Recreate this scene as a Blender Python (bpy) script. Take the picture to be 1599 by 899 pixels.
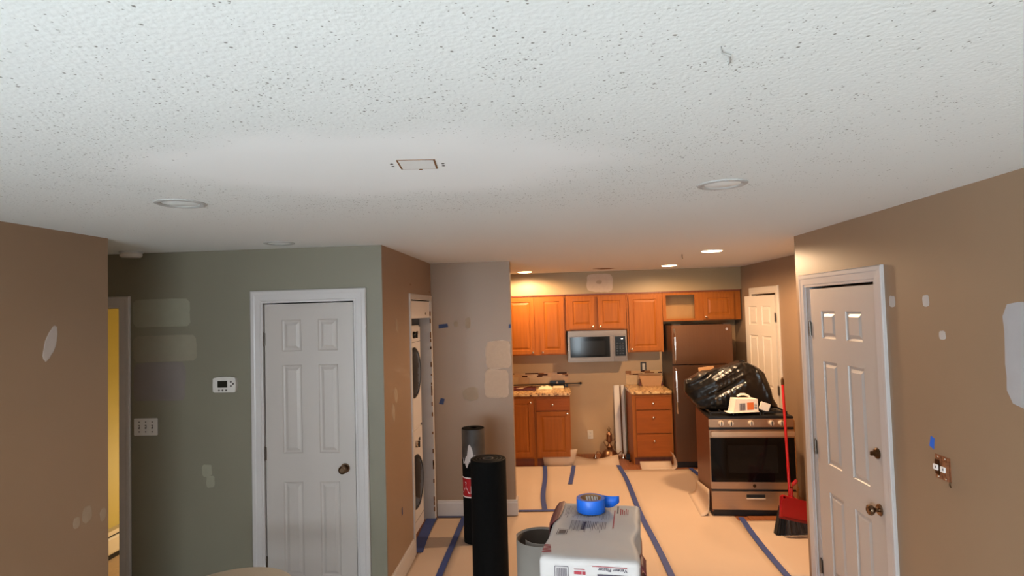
import bpy, bmesh, math, random
from mathutils import Vector, Matrix, noise
random.seed(7)
for o in list(bpy.data.objects): bpy.data.objects.remove(o)
SC = bpy.context.scene
COL = SC.collection
PI = math.pi
R = math.radians

# ---------------------------------------------------------------- camera, world, daylight, exposure
cam_d = bpy.data.cameras.new('camera'); cam = bpy.data.objects.new('camera', cam_d); COL.objects.link(cam)
cam_d.sensor_width = 36.0; cam_d.lens = 36.0 * 916.42 / 1599.0; cam_d.clip_start = 0.02
_pi, _ro, _ya = 0.0387, -0.0283, -0.0617
_r = Vector((math.cos(_ya), -math.sin(_ya), 0)); _f = Vector((math.sin(_ya), math.cos(_ya), 0)); _u = Vector((0, 0, 1))
_f2 = _f * math.cos(_pi) + _u * math.sin(_pi); _u2 = -_f * math.sin(_pi) + _u * math.cos(_pi)
_r3 = _r * math.cos(_ro) + _u2 * math.sin(_ro); _u3 = -_r * math.sin(_ro) + _u2 * math.cos(_ro)
M = Matrix.Identity(4)
for i in range(3):
    M[i][0] = _r3[i]; M[i][1] = _u3[i]; M[i][2] = -_f2[i]
M[2][3] = 1.958
cam.matrix_world = M
SC.camera = cam

w = bpy.data.worlds.new('world'); SC.world = w; w.use_nodes = True
w.node_tree.nodes['Background'].inputs[0].default_value = (0.62, 0.78, 1.0, 1); w.node_tree.nodes['Background'].inputs[1].default_value = 1.0

def area(name, loc, rot, sx, sy, power, col, shape='RECTANGLE', spread=PI):
    d = bpy.data.lights.new(name, 'AREA'); d.shape = shape; d.size = sx; d.size_y = sy; d.energy = power; d.color = col; d.spread = spread
    o = bpy.data.objects.new(name, d); o.location = loc; o.rotation_euler = rot; COL.objects.link(o); return o
# daylight lamps at the unseen windows, tilted up to brighten the ceiling
DAY = (0.79, 0.92, 1.0)
area('daylight_window_one', (-1.0, -4.12, 1.10), (R(90 + 42), 0, 0), 2.3, 1.6, 200, DAY)
area('daylight_window_two', (0.90, -4.15, 1.30), (R(90 + 15), 0, 0), 0.30, 1.6, 30, DAY)
area('added_side_daylight', (-2.44, -2.3, 1.20), (R(90 + 18), 0, R(-90)), 2.0, 1.6, 345, DAY)  # added together with its window to light the right wall
KITCHEN_W = 95
WARM = (1.0, 0.66, 0.38)
SC.view_settings.view_transform = 'Standard'; SC.view_settings.look = 'None'; SC.view_settings.gamma = 1.0
SC.view_settings.use_curve_mapping = False; SC.view_settings.exposure = 0.0

# ---------------------------------------------------------------- materials
def lin(c):
    return tuple(((x / 255) / 12.92 if x / 255 <= 0.04045 else ((x / 255 + 0.055) / 1.055) ** 2.4) for x in c)
MATS = {}
def mat(name, rgb, rough=0.6, metal=0.0, var=0.0, vscale=3.0, bump=0.0, bscale=60.0, stretch=(1, 1, 1), rgb2=None, emit=0.0, spec=0.5, trans=0.0, coat=0.0):
    m = bpy.data.materials.new(name); m.use_nodes = True; nt = m.node_tree; b = nt.nodes['Principled BSDF']
    c = lin(rgb) + (1,)
    b.inputs['Base Color'].default_value = c; b.inputs['Roughness'].default_value = rough; b.inputs['Metallic'].default_value = metal
    b.inputs['Specular IOR Level'].default_value = spec; b.inputs['Transmission Weight'].default_value = trans; b.inputs['Coat Weight'].default_value = coat
    if emit > 0:
        b.inputs['Emission Color'].default_value = c; b.inputs['Emission Strength'].default_value = emit
    if var > 0 or bump > 0 or rgb2:
        tc = nt.nodes.new('ShaderNodeTexCoord'); mp = nt.nodes.new('ShaderNodeMapping'); mp.inputs['Scale'].default_value = stretch
        nt.links.new(tc.outputs['Object'], mp.inputs['Vector'])
        if var > 0 or rgb2:
            n = nt.nodes.new('ShaderNodeTexNoise'); n.inputs['Scale'].default_value = vscale; n.inputs['Detail'].default_value = 5
            nt.links.new(mp.outputs[0], n.inputs['Vector'])
            r = nt.nodes.new('ShaderNodeValToRGB')
            c2 = lin(rgb2) + (1,) if rgb2 else tuple(min(1, v * (1 + var)) for v in c[:3]) + (1,)
            c1 = c if rgb2 else tuple(v * (1 - var) for v in c[:3]) + (1,)
            r.color_ramp.elements[0].position = 0.32; r.color_ramp.elements[1].position = 0.68
            r.color_ramp.elements[0].color = c1; r.color_ramp.elements[1].color = c2
            nt.links.new(n.outputs['Fac'], r.inputs[0]); nt.links.new(r.outputs[0], b.inputs['Base Color'])
        if bump > 0:
            n2 = nt.nodes.new('ShaderNodeTexNoise'); n2.inputs['Scale'].default_value = bscale; n2.inputs['Detail'].default_value = 4
            nt.links.new(mp.outputs[0], n2.inputs['Vector'])
            bp = nt.nodes.new('ShaderNodeBump'); bp.inputs['Strength'].default_value = bump; bp.inputs['Distance'].default_value = 0.01
            nt.links.new(n2.outputs['Fac'], bp.inputs['Height']); nt.links.new(bp.outputs[0], b.inputs['Normal'])
    MATS[name] = m
    return m

mat('taupe', (145, 119, 95), 0.42, var=0.03, vscale=1.5, bump=0.03, bscale=180)
mat('sage', (122, 116, 99), 0.5, var=0.03, vscale=1.5, bump=0.03, bscale=180)
mat('soffit_paint', (150, 128, 94), 0.5, var=0.03, vscale=1.5, bump=0.03, bscale=180)
mat('kitchen_wall', (180, 148, 108), 0.5, var=0.04, vscale=2, bump=0.03, bscale=150)
mat('yellow_wall', (186, 164, 78), 0.6, var=0.03, bump=0.03, bscale=180)
mat('trim_white', (188, 180, 175), 0.35, var=0.015, vscale=4)
mat('casing_white', (190, 184, 182), 0.3, var=0.015, vscale=4)
mat('door_white', (180, 171, 165), 0.36, var=0.012, vscale=5, bump=0.015, bscale=90, stretch=(1, 1, 0.15))
mat('board_white', (228, 214, 196), 0.5)
mat('closet_white', (206, 194, 180), 0.45)
mat('appliance_white', (222, 212, 205), 0.3)
mat('drywall_grey', (176, 166, 160), 0.8, var=0.05, vscale=4)
mat('spackle', (186, 164, 144), 0.85, var=0.04, vscale=30)
mat('spackle_pale', (182, 172, 166), 0.85, var=0.04, vscale=20)
mat('spackle_faint', (154, 136, 117), 0.85, var=0.04, vscale=20)
mat('spackle_sage', (142, 138, 120), 0.8, var=0.03, vscale=15)
mat('spackle_sage_tan', (138, 130, 112), 0.8, var=0.03, vscale=15)
mat('spackle_sage_grey', (125, 115, 110), 0.8, var=0.03, vscale=8)
mat('spackle_grey', (166, 162, 163), 0.85, var=0.03, vscale=10)
mat('paper', (196, 171, 148), 0.75, var=0.03, vscale=1.2, bump=0.05, bscale=3)
mat('bedroom_carpet', (214, 180, 140), 0.95, var=0.05, vscale=40, bump=0.2, bscale=300)
mat('carpet', (186, 184, 180), 0.95, var=0.05, vscale=40, bump=0.2, bscale=300)
mat('wood_floor', (140, 84, 50), 0.4, var=0.25, vscale=3, stretch=(18, 1, 1))
mat('blue_tape_dark', (30, 48, 92), 0.6)
mat('blue_tape', (54, 70, 126), 0.6, var=0.06, vscale=20)
mat('blue_tape_bright', (22, 98, 204), 0.42, var=0.05, vscale=20)
mat('blue_tape_edge', (34, 64, 150), 0.5)
mat('brass_hinge', (120, 112, 104), 0.3, 0.9)
mat('bronze', (126, 104, 84), 0.25, 1.0)
mat('dark_bronze', (92, 70, 50), 0.3, 1.0)
mat('nickel_knob', (214, 190, 160), 0.22, 1.0)
mat('cherry', (150, 83, 26), 0.45, var=0.12, vscale=3.0, stretch=(14, 14, 1.0), spec=0.2)
mat('cherry_h', (146, 75, 22), 0.45, var=0.12, vscale=3.0, stretch=(1.0, 14, 14), spec=0.2)
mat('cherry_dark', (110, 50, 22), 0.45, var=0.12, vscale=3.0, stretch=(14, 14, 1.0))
mat('cab_inside', (190, 142, 84), 0.55, var=0.05, vscale=3, stretch=(10, 10, 1))
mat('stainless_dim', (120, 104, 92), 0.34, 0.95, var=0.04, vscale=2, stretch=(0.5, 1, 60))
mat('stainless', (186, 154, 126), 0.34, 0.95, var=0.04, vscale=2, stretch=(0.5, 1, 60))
mat('stainless_v', (118, 86, 64), 0.36, 0.95, var=0.04, vscale=2, stretch=(60, 60, 0.5))
mat('handle_steel', (212, 184, 154), 0.36, 0.85)
mat('knob_silver', (226, 208, 186), 0.4, 0.6)
mat('chrome', (220, 212, 204), 0.15, 1.0)
mat('black_gloss', (10, 9, 9), 0.08, spec=0.3)
mat('black_satin', (14, 13, 13), 0.4)
mat('window_tint', (24, 22, 20), 0.1, spec=0.3)
mat('fridge_black', (34, 30, 27), 0.4)
mat('range_side', (118, 72, 48), 0.4, 0.5, var=0.1, vscale=2, stretch=(20, 20, 1))  # brown reflection of the cabinets painted into the side colour
mat('grate_iron', (18, 17, 16), 0.55)
mat('felt_black', (8, 8, 8), 0.9, var=0.3, vscale=40, bump=0.06, bscale=160, spec=0.15)
mat('felt_grey', (62, 56, 52), 0.55, var=0.4, vscale=9)
mat('wrap_white', (196, 186, 182), 0.3)
mat('label_red', (170, 20, 30), 0.45)
mat('print_white', (235, 228, 224), 0.6)
mat('roll_grey', (128, 120, 112), 0.7, var=0.02, vscale=3)
mat('roll_inside', (60, 48, 38), 0.8)
mat('bag_white', (182, 175, 172), 0.6, var=0.03, vscale=8)
mat('bag_maroon', (104, 42, 46), 0.55, var=0.06, vscale=8)
mat('print_dark', (60, 50, 66), 0.7)
mat('print_grey', (120, 112, 116), 0.7)
mat('print_maroon', (150, 40, 52), 0.7)
mat('print_orange', (216, 110, 50), 0.6)
mat('trash_bag', (10, 9, 9), 0.3, bump=0.12, bscale=22, stretch=(1, 2.2, 1))
mat('cardboard', (176, 130, 88), 0.75, var=0.05, vscale=6)
mat('carton_white', (226, 214, 198), 0.55)
mat('red_plastic', (168, 14, 16), 0.35)
mat('red_dark', (120, 8, 10), 0.4)
mat('bristle_dark', (56, 46, 40), 0.8, var=0.25, vscale=4, stretch=(60, 60, 2))
mat('bristle_black', (20, 17, 16), 0.8, var=0.3, vscale=4, stretch=(60, 60, 2))
mat('plastic_white', (206, 200, 194), 0.4)
mat('plastic_ivory', (208, 196, 176), 0.45)
mat('screen_dark', (30, 31, 24), 0.25)
mat('button_dark', (70, 62, 58), 0.5)
mat('copper_box', (150, 98, 66), 0.5, 0.4, var=0.3, vscale=60)
mat('rust', (120, 78, 36), 0.8, var=0.3, vscale=80)
mat('ceiling_plate', (226, 225, 223), 0.7)
mat('trim_grey', (176, 176, 175), 0.5)
mat('lens_off', (232, 236, 236), 0.35)
mat('trim_light', (190, 190, 190), 0.45)
mat('lens_on', (255, 214, 160), 0.5, emit=14)
mat('cream_top', (190, 178, 158), 0.5, var=0.02)
mat('plywood', (178, 142, 100), 0.7, var=0.08, vscale=4, stretch=(1, 10, 1))
mat('oak_pole', (196, 146, 92), 0.5, var=0.1, stretch=(10, 10, 1))
mat('heater_white', (222, 206, 180), 0.45)
mat('tray_red', (86, 30, 20), 0.4)
mat('paper_white', (228, 208, 168), 0.7)
mat('lamp_brass', (140, 104, 78), 0.32, 0.9)
mat('dust_brown', (120, 84, 56), 0.8)
mat('tile_tan', (196, 152, 102), 0.35, var=0.08, vscale=12)
mat('tile_tan_pale', (206, 168, 118), 0.35, var=0.08, vscale=12)
mat('mosaic_dark', (84, 46, 24), 0.55, spec=0.2)
mat('mosaic_mid', (150, 100, 60), 0.55, spec=0.2)
mat('mosaic_light', (214, 172, 118), 0.25)
mat('window_glass', (255, 255, 255), 0.02, trans=1.0)

def granite():
    m = bpy.data.materials.new('granite'); m.use_nodes = True; nt = m.node_tree; b = nt.nodes['Principled BSDF']; b.inputs['Roughness'].default_value = 0.2
    tc = nt.nodes.new('ShaderNodeTexCoord'); n = nt.nodes.new('ShaderNodeTexNoise'); n.inputs['Scale'].default_value = 38; n.inputs['Detail'].default_value = 8
    nt.links.new(tc.outputs['Object'], n.inputs['Vector']); r = nt.nodes.new('ShaderNodeValToRGB'); e = r.color_ramp.elements
    e[0].position = 0.34; e[0].color = lin((58, 36, 22)) + (1,); e[1].position = 0.46; e[1].color = lin((186, 140, 88)) + (1,)
    x = e.new(0.62); x.color = lin((220, 184, 130)) + (1,)
    nt.links.new(n.outputs['Fac'], r.inputs[0]); nt.links.new(r.outputs[0], b.inputs['Base Color']); MATS['granite'] = m
granite()

def ceiling_mat():
    m = bpy.data.materials.new('ceiling_texture'); m.use_nodes = True; nt = m.node_tree; L = nt.links; b = nt.nodes['Principled BSDF']
    b.inputs['Roughness'].default_value = 0.9; b.inputs['Specular IOR Level'].default_value = 0.2
    N = nt.nodes.new
    tc = N('ShaderNodeTexCoord'); P = tc.outputs['Object']
    def math_(op, a, c=None, clamp=False):
        n = N('ShaderNodeMath'); n.operation = op; n.use_clamp = clamp
        for i, v in enumerate((a, c)):
            if v is None: continue
            if isinstance(v, (int, float)): n.inputs[i].default_value = v
            else: L.new(v, n.inputs[i])
        return n.outputs[0]
    def sstep(v, lo, hi):
        n = N('ShaderNodeMapRange'); n.interpolation_type = 'SMOOTHSTEP'; n.inputs[1].default_value = lo; n.inputs[2].default_value = hi
        L.new(v, n.inputs[0]); return n.outputs[0]
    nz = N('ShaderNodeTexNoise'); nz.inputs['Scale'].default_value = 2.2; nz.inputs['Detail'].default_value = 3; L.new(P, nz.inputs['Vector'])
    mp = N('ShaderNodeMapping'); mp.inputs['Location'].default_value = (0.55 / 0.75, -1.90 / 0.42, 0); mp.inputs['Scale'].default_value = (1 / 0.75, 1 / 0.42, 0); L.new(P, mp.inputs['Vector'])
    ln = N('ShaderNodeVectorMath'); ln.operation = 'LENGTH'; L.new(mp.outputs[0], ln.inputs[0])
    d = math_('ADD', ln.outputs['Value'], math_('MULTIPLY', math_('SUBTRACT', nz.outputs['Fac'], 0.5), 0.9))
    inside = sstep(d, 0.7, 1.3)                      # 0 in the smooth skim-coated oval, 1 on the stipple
    far = N('ShaderNodeSeparateXYZ'); L.new(P, far.inputs[0])
    farf = math_('SUBTRACT', 1.0, sstep(far.outputs[1], 2.6, 3.3))
    ring = math_('MULTIPLY', inside, math_('SUBTRACT', 1.0, sstep(d, 1.15, 2.9)))
    dens = math_('ADD', math_('MULTIPLY', ring, 0.85), math_('MULTIPLY', inside, 0.14))
    dens = math_('MULTIPLY', dens, farf)
    yb = math_('DIVIDE', math_('SUBTRACT', far.outputs[1], 2.52), 0.17)
    xb = math_('MULTIPLY', sstep(far.outputs[0], -1.25, -0.75), math_('SUBTRACT', 1.0, sstep(far.outputs[0], 0.55, 1.1)))
    band = math_('MULTIPLY', math_('POWER', 2.718, math_('MULTIPLY', math_('MULTIPLY', yb, yb), -1.0)), xb)
    dens = math_('ADD', dens, math_('MULTIPLY', math_('MULTIPLY', band, inside), 1.5))
    cl = N('ShaderNodeTexNoise'); cl.inputs['Scale'].default_value = 9; cl.inputs['Detail'].default_value = 2; L.new(P, cl.inputs['Vector'])
    dens = math_('MULTIPLY', dens, math_('ADD', math_('MULTIPLY', sstep(cl.outputs['Fac'], 0.38, 0.66), 1.5), 0.18))
    def spots(scale, rad, rnd):
        v = N('ShaderNodeTexVoronoi'); v.inputs['Scale'].default_value = scale; v.inputs['Randomness'].default_value = 1.0
        dn = N('ShaderNodeTexNoise'); dn.inputs['Scale'].default_value = 90; L.new(P, dn.inputs['Vector'])
        vm = N('ShaderNodeVectorMath'); vm.operation = 'MULTIPLY_ADD'; L.new(dn.outputs['Color'], vm.inputs[0]); vm.inputs[1].default_value = (0.006, 0.006, 0); L.new(P, vm.inputs[2])
        fl = N('ShaderNodeVectorMath'); fl.operation = 'MULTIPLY'; L.new(vm.outputs[0], fl.inputs[0]); fl.inputs[1].default_value = (1, 1, 0)
        L.new(fl.outputs[0], v.inputs['Vector'])
        sp = N('ShaderNodeSeparateColor'); L.new(v.outputs['Color'], sp.inputs[0])
        gate = math_('LESS_THAN', sp.outputs[0], math_('MULTIPLY', dens, rnd))
        size = math_('MULTIPLY', math_('ADD', math_('MULTIPLY', sp.outputs[1], 0.8), 0.35), rad)
        mr = N('ShaderNodeMapRange'); mr.interpolation_type = 'SMOOTHSTEP'; L.new(v.outputs['Distance'], mr.inputs[0]); L.new(size, mr.inputs[2]); L.new(math_('MULTIPLY', size, 0.35), mr.inputs[1])
        mr.inputs[3].default_value = 1; mr.inputs[4].default_value = 0
        return math_('MULTIPLY', mr.outputs[0], gate)
    s = math_('MAXIMUM', spots(62, 0.27, 0.62), spots(34, 0.15, 0.32))
    s = math_('MAXIMUM', s, spots(125, 0.30, 0.8))
    tint = N('ShaderNodeTexNoise'); tint.inputs['Scale'].default_value = 8; L.new(P, tint.inputs['Vector'])
    tr = N('ShaderNodeValToRGB'); tr.color_ramp.elements[0].color = lin((98, 96, 94)) + (1,); tr.color_ramp.elements[1].color = lin((132, 122, 112)) + (1,); L.new(tint.outputs['Fac'], tr.inputs[0])
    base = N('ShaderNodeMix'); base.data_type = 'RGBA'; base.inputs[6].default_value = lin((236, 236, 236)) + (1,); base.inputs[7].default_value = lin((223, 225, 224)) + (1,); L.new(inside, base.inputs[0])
    mx = N('ShaderNodeMix'); mx.data_type = 'RGBA'; L.new(base.outputs[2], mx.inputs[6]); L.new(tr.outputs[0], mx.inputs[7]); L.new(math_('MULTIPLY', s, 0.85), mx.inputs[0])
    L.new(mx.outputs[2], b.inputs['Base Color'])
    pop = N('ShaderNodeTexNoise'); pop.inputs['Scale'].default_value = 130; pop.inputs['Detail'].default_value = 3; L.new(P, pop.inputs['Vector'])
    pv = N('ShaderNodeTexVoronoi'); pv.inputs['Scale'].default_value = 85; pv.feature = 'SMOOTH_F1'; L.new(P, pv.inputs['Vector'])
    hgt = math_('SUBTRACT', math_('MULTIPLY', math_('SUBTRACT', pop.outputs['Fac'], pv.outputs['Distance']), math_('ADD', math_('MULTIPLY', inside, 0.9), 0.06)), math_('MULTIPLY', s, 0.9))
    bp = N('ShaderNodeBump'); bp.inputs['Strength'].default_value = 0.17; bp.inputs['Distance'].default_value = 0.004
    L.new(hgt, bp.inputs['Height']); L.new(bp.outputs[0], b.inputs['Normal'])
    MATS['ceiling_texture'] = m
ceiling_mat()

# ---------------------------------------------------------------- mesh helpers
class MB:
    def __init__(s): s.v = []; s.f = []
    def add(s, vs, fs):
        n = len(s.v); s.v += [tuple(v) for v in vs]; s.f += [tuple(i + n for i in f) for f in fs]; return s
    def box(s, x0, x1, y0, y1, z0, z1, c=0.0):
        if c <= 0:
            vs = [(x, y, z) for x in (x0, x1) for y in (y0, y1) for z in (z0, z1)]
            return s.add(vs, [(0, 1, 3, 2), (4, 6, 7, 5), (0, 4, 5, 1), (2, 3, 7, 6), (0, 2, 6, 4), (1, 5, 7, 3)])
        bm = bmesh.new(); bmesh.ops.create_cube(bm, size=1)
        for v in bm.verts: v.co = ((x0 + x1) / 2 + v.co.x * (x1 - x0), (y0 + y1) / 2 + v.co.y * (y1 - y0), (z0 + z1) / 2 + v.co.z * (z1 - z0))
        bmesh.ops.bevel(bm, geom=bm.edges[:], offset=c, segments=2, affect='EDGES')
        bm.verts.index_update(); s.add([v.co[:] for v in bm.verts], [[v.index for v in f.verts] for f in bm.faces]); bm.free(); return s
    def lathe(s, prof, c=(0, 0, 0), n=24, axis='z', sx=1.0, sy=1.0):
        vs = []; fs = []
        for r, h in prof:
            for k in range(n):
                a = 2 * PI * k / n; x, y = r * math.cos(a) * sx, r * math.sin(a) * sy
                q = (x, y, h) if axis == 'z' else ((x, -h, y) if axis == 'y' else (h, x, y))
                vs.append((c[0] + q[0], c[1] + q[1], c[2] + q[2]))
        for i in range(len(prof) - 1):
            for k in range(n):
                k2 = (k + 1) % n; fs.append((i * n + k, i * n + k2, (i + 1) * n + k2, (i + 1) * n + k))
        if prof[0][0] > 1e-6: fs.append(tuple(range(n))[::-1])
        if prof[-1][0] > 1e-6: fs.append(tuple((len(prof) - 1) * n + k for k in range(n)))
        return s.add(vs, fs)
    def tube(s, pts, r, n=10, cap=True):
        pts = [Vector(p) for p in pts]; rs = r if isinstance(r, (list, tuple)) else [r] * len(pts); vs = []; fs = []
        ref = Vector((0, 0, 1))
        for i, p in enumerate(pts):
            t = (pts[min(i + 1, len(pts) - 1)] - pts[max(i - 1, 0)]).normalized()
            a = t.cross(ref if abs(t.dot(ref)) < 0.95 else Vector((1, 0, 0))).normalized(); b = t.cross(a)
            for k in range(n):
                q = p + (a * math.cos(2 * PI * k / n) + b * math.sin(2 * PI * k / n)) * rs[i]; vs.append(q[:])
        for i in range(len(pts) - 1):
            for k in range(n):
                k2 = (k + 1) % n; fs.append((i * n + k, i * n + k2, (i + 1) * n + k2, (i + 1) * n + k))
        if cap: fs += [tuple(range(n))[::-1], tuple((len(pts) - 1) * n + k for k in range(n))]
        return s.add(vs, fs)
    def prism(s, poly, a, b, plane='xy'):
        n = len(poly)
        def P(p, h): return (p[0], p[1], h) if plane == 'xy' else ((p[0], h, p[1]) if plane == 'xz' else (h, p[0], p[1]))
        vs = [P(p, a) for p in poly] + [P(p, b) for p in poly]
        fs = [tuple(range(n))[::-1], tuple(range(n, 2 * n))] + [(i, (i + 1) % n, n + (i + 1) % n, n + i) for i in range(n)]
        return s.add(vs, fs)
    def sheet(s, grid, t=0.0):
        nu = len(grid); nv = len(grid[0]); vs = [p for row in grid for p in row]
        fs = [(i * nv + j, i * nv + j + 1, (i + 1) * nv + j + 1, (i + 1) * nv + j) for i in range(nu - 1) for j in range(nv - 1)]
        return s.add(vs, fs)
    def xf(s, mtx):
        s.v = [(mtx @ Vector(v))[:] for v in s.v]; return s
    def build(s, name, m, parent=None, smooth=False, solid=0.0, normals=True):
        me = bpy.data.meshes.new(name); me.from_pydata(s.v, [], s.f); me.update()
        if normals:
            bm = bmesh.new(); bm.from_mesh(me); bmesh.ops.recalc_face_normals(bm, faces=bm.faces[:]); bm.to_mesh(me); bm.free()
        if smooth:
            me.polygons.foreach_set('use_smooth', [True] * len(me.polygons))
            if smooth != 'all': me.set_sharp_from_angle(angle=R(35))
        me.materials.append(MATS[m]); o = bpy.data.objects.new(name, me); COL.objects.link(o)
        if parent: o.parent = parent
        if solid:
            md = o.modifiers.new('thickness', 'SOLIDIFY'); md.thickness = solid; md.offset = 1
        return o

def tag(o, label, cat, group=None, kind=None):
    o['label'] = label; o['category'] = cat
    if group: o['group'] = group
    if kind: o['kind'] = kind
    return o
def empty(name, loc, rz=0.0, label=None, cat=None, group=None):
    o = bpy.data.objects.new(name, None); o.location = loc; o.rotation_euler = (0, 0, rz); o.empty_display_size = 0.05; COL.objects.link(o)
    if label: tag(o, label, cat, group)
    return o
def struct(o, label, cat): return tag(o, label, cat, None, 'structure')
def text_mesh(body, size, bold=False):
    cu = bpy.data.curves.new('lettering', 'FONT'); cu.body = body; cu.size = size; cu.align_x = 'LEFT'; cu.offset = 0.012 * size if bold else 0.0; cu.resolution_u = 3
    o = bpy.data.objects.new('lettering', cu); COL.objects.link(o); bpy.context.view_layer.update()
    me = bpy.data.meshes.new_from_object(o.evaluated_get(bpy.context.evaluated_depsgraph_get()))
    vs = [v.co[:] for v in me.vertices]; fs = [tuple(p.vertices) for p in me.polygons]
    bpy.data.objects.remove(o); bpy.data.curves.remove(cu); bpy.data.meshes.remove(me)
    return vs, fs
def rounded_box(hx, hy, hz, r, n=14, fn=None):
    mb = MB()
    for ax in range(3):
        for sg in (-1, 1):
            g = []
            for i in range(n + 1):
                row = []
                for j in range(n + 1):
                    a, b = math.sin((i / n - 0.5) * PI) , math.sin((j / n - 0.5) * PI)
                    q = [0, 0, 0]; q[ax] = sg; q[(ax + 1) % 3] = a; q[(ax + 2) % 3] = b * sg
                    p = Vector((q[0] * hx, q[1] * hy, q[2] * hz))
                    c = Vector((max(-hx + r, min(hx - r, p.x)), max(-hy + r, min(hy - r, p.y)), max(-hz + r, min(hz - r, p.z))))
                    dd = p - c; p = c + (dd.normalized() * r if dd.length > 1e-9 else dd)
                    if fn: p = fn(p)
                    row.append(tuple(p))
                g.append(row)
            mb.sheet(g)
    bm = bmesh.new(); me = bpy.data.meshes.new('t'); me.from_pydata(mb.v, [], mb.f); bm.from_mesh(me); bmesh.ops.remove_doubles(bm, verts=bm.verts[:], dist=1e-5)
    bm.verts.index_update(); out = MB().add([v.co[:] for v in bm.verts], [[v.index for v in f.verts] for f in bm.faces]); bm.free(); bpy.data.meshes.remove(me)
    return out

# ---------------------------------------------------------------- the rooms: main dimensions (metres)
XL, YL = -2.525, 3.219      # left wall face and its end
YG, XG = 3.99, -1.146       # sage wall face and its corner
YB, XK = 5.671, -0.37       # short wall beyond the laundry, and its free end
YS, YK = 7.72, 8.05         # soffit / wall cabinet front, kitchen back wall
XR, YR = 1.796, 4.377       # right wall face and its end
XKR = 2.479                 # kitchen right wall
H = 2.44; YF = -4.2

f2 = MB().box(-4.4, XR, -4.4, 3.99, -0.08, 0).build('floor_living', 'carpet'); struct(f2, 'pale grey carpet added out of view to bounce light up', 'floor')  # invented unseen carpet, pale grey for a neutral bounce onto the ceiling
f3 = MB().box(-4.4, -2.2, 3.99, 7.3, -0.08, 0).build('floor_bedroom', 'bedroom_carpet'); struct(f3, 'tan carpet of the yellow bedroom', 'floor')
fl = MB().box(-2.2, 2.8, 3.99, 8.3, -0.08, 0).box(XR, 2.8, 3.2, 3.99, -0.08, 0).build('floor', 'wood_floor'); struct(fl, 'brown wooden floor showing beside the paper in the kitchen', 'floor')
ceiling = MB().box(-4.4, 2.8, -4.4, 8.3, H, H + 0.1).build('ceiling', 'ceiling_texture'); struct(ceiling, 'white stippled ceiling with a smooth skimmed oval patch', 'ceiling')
WY0, WY1 = -3.35, -1.25
wl = MB().box(XL - 0.12, XL, -4.3, WY0, 0, H).box(XL - 0.12, XL, WY0, WY1, 0, 0.45).box(XL - 0.12, XL, WY0, WY1, 2.25, H).box(XL - 0.12, XL, WY1, YL, 0, H).build('wall_left', 'taupe'); struct(wl, 'brown painted wall at the left with small spackle marks', 'wall')
wh = MB().box(-4.3, XL - 0.12, YL - 0.12, YL, 0, H).box(-4.3, -4.2, YL, 7.4, 0, H).build('wall_hall', 'trim_white'); struct(wh, 'hallway wall behind the left wall, made pale to bounce light', 'wall')  # out of view, pale paint chosen to throw light back into the hall
# sage wall with a doorway (left) and the closet door opening
DX0, DX1, DZ = -3.80, -3.042, 2.055
CX0, CX1, CZ = -2.005, -1.335, 2.068
wg = MB().box(-4.2, DX0, YG, YG + 0.11, 0, H).box(DX0, DX1, YG, YG + 0.11, DZ, H).box(DX1, CX0, YG, YG + 0.11, 0, H).box(CX0, CX1, YG, YG + 0.11, CZ, H)
wg.box(CX1, XG - 0.11, YG, YG + 0.11, 0, H)
wg = wg.build('wall_sage', 'sage'); struct(wg, 'grey green painted wall with the white closet door', 'wall')
# laundry wall (its corner board takes the sage paint on the front face)
LY0, LY1, LZ = 4.80, 5.61, 2.075
ly = MB().box(XG - 0.11, XG, YG + 0.0015, LY0, 0, H).box(XG - 0.11, XG, LY0, LY1, LZ, H).box(XG - 0.11, XG, LY1, YB, 0, H).build('wall_laundry', 'taupe'); struct(ly, 'brown wall turning from the sage wall to the laundry closet', 'wall')
cs = MB().box(XG - 0.11, XG - 0.0005, YG, YG + 0.0014, 0, H).build('corner_paint', 'sage', wg)
lc = MB().box(-2.15, XG - 0.11, YB - 0.03, YB + 0.0, 0, H).box(-2.15, XG - 0.11, 4.62, 4.65, 0, H).box(-2.18, -2.15, 4.62, YB, 0, H).build('wall_closet', 'drywall_grey'); struct(lc, 'pale bare drywall lining the laundry closet', 'wall')
ws = MB().box(XG - 1.4, XK, YB, YB + 0.12, 0, H).build('wall_stub', 'taupe'); struct(ws, 'brown wall beside the laundry with white spackle squares', 'wall')
wk = MB().box(-2.6, XKR + 0.1, YK, YK + 0.1, 0, H).build('wall_back', 'kitchen_wall'); struct(wk, 'tan kitchen back wall behind the counters', 'wall')
so = MB().box(-2.5, XKR, YS + 0.002, YK, 2.152, H).build('wall_soffit', 'soffit_paint'); struct(so, 'green beige soffit above the wall cabinets', 'wall')
wkl = MB().box(-2.6, -2.5, YB + 0.12, YK, 0, H).build('wall_kitchen_left', 'kitchen_wall'); struct(wkl, 'tan wall closing the kitchen at its far left', 'wall')
KD0, KD1, KDZ = 6.56, 7.32, 2.07
wkr = MB().box(XKR, XKR + 0.1, YR - 0.3, KD0, 0, H).box(XKR, XKR + 0.1, KD0, KD1, KDZ, H).box(XKR, XKR + 0.1, KD1, YK, 0, H).box(XKR + 0.1, XKR + 0.2, KD0 - 0.1, KD1 + 0.1, 0, H).build('wall_kitchen_right', 'taupe'); struct(wkr, 'brown kitchen wall with the white pantry door', 'wall')
RD0, RD1, RDZ = 3.335, 4.215, 2.062
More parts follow.
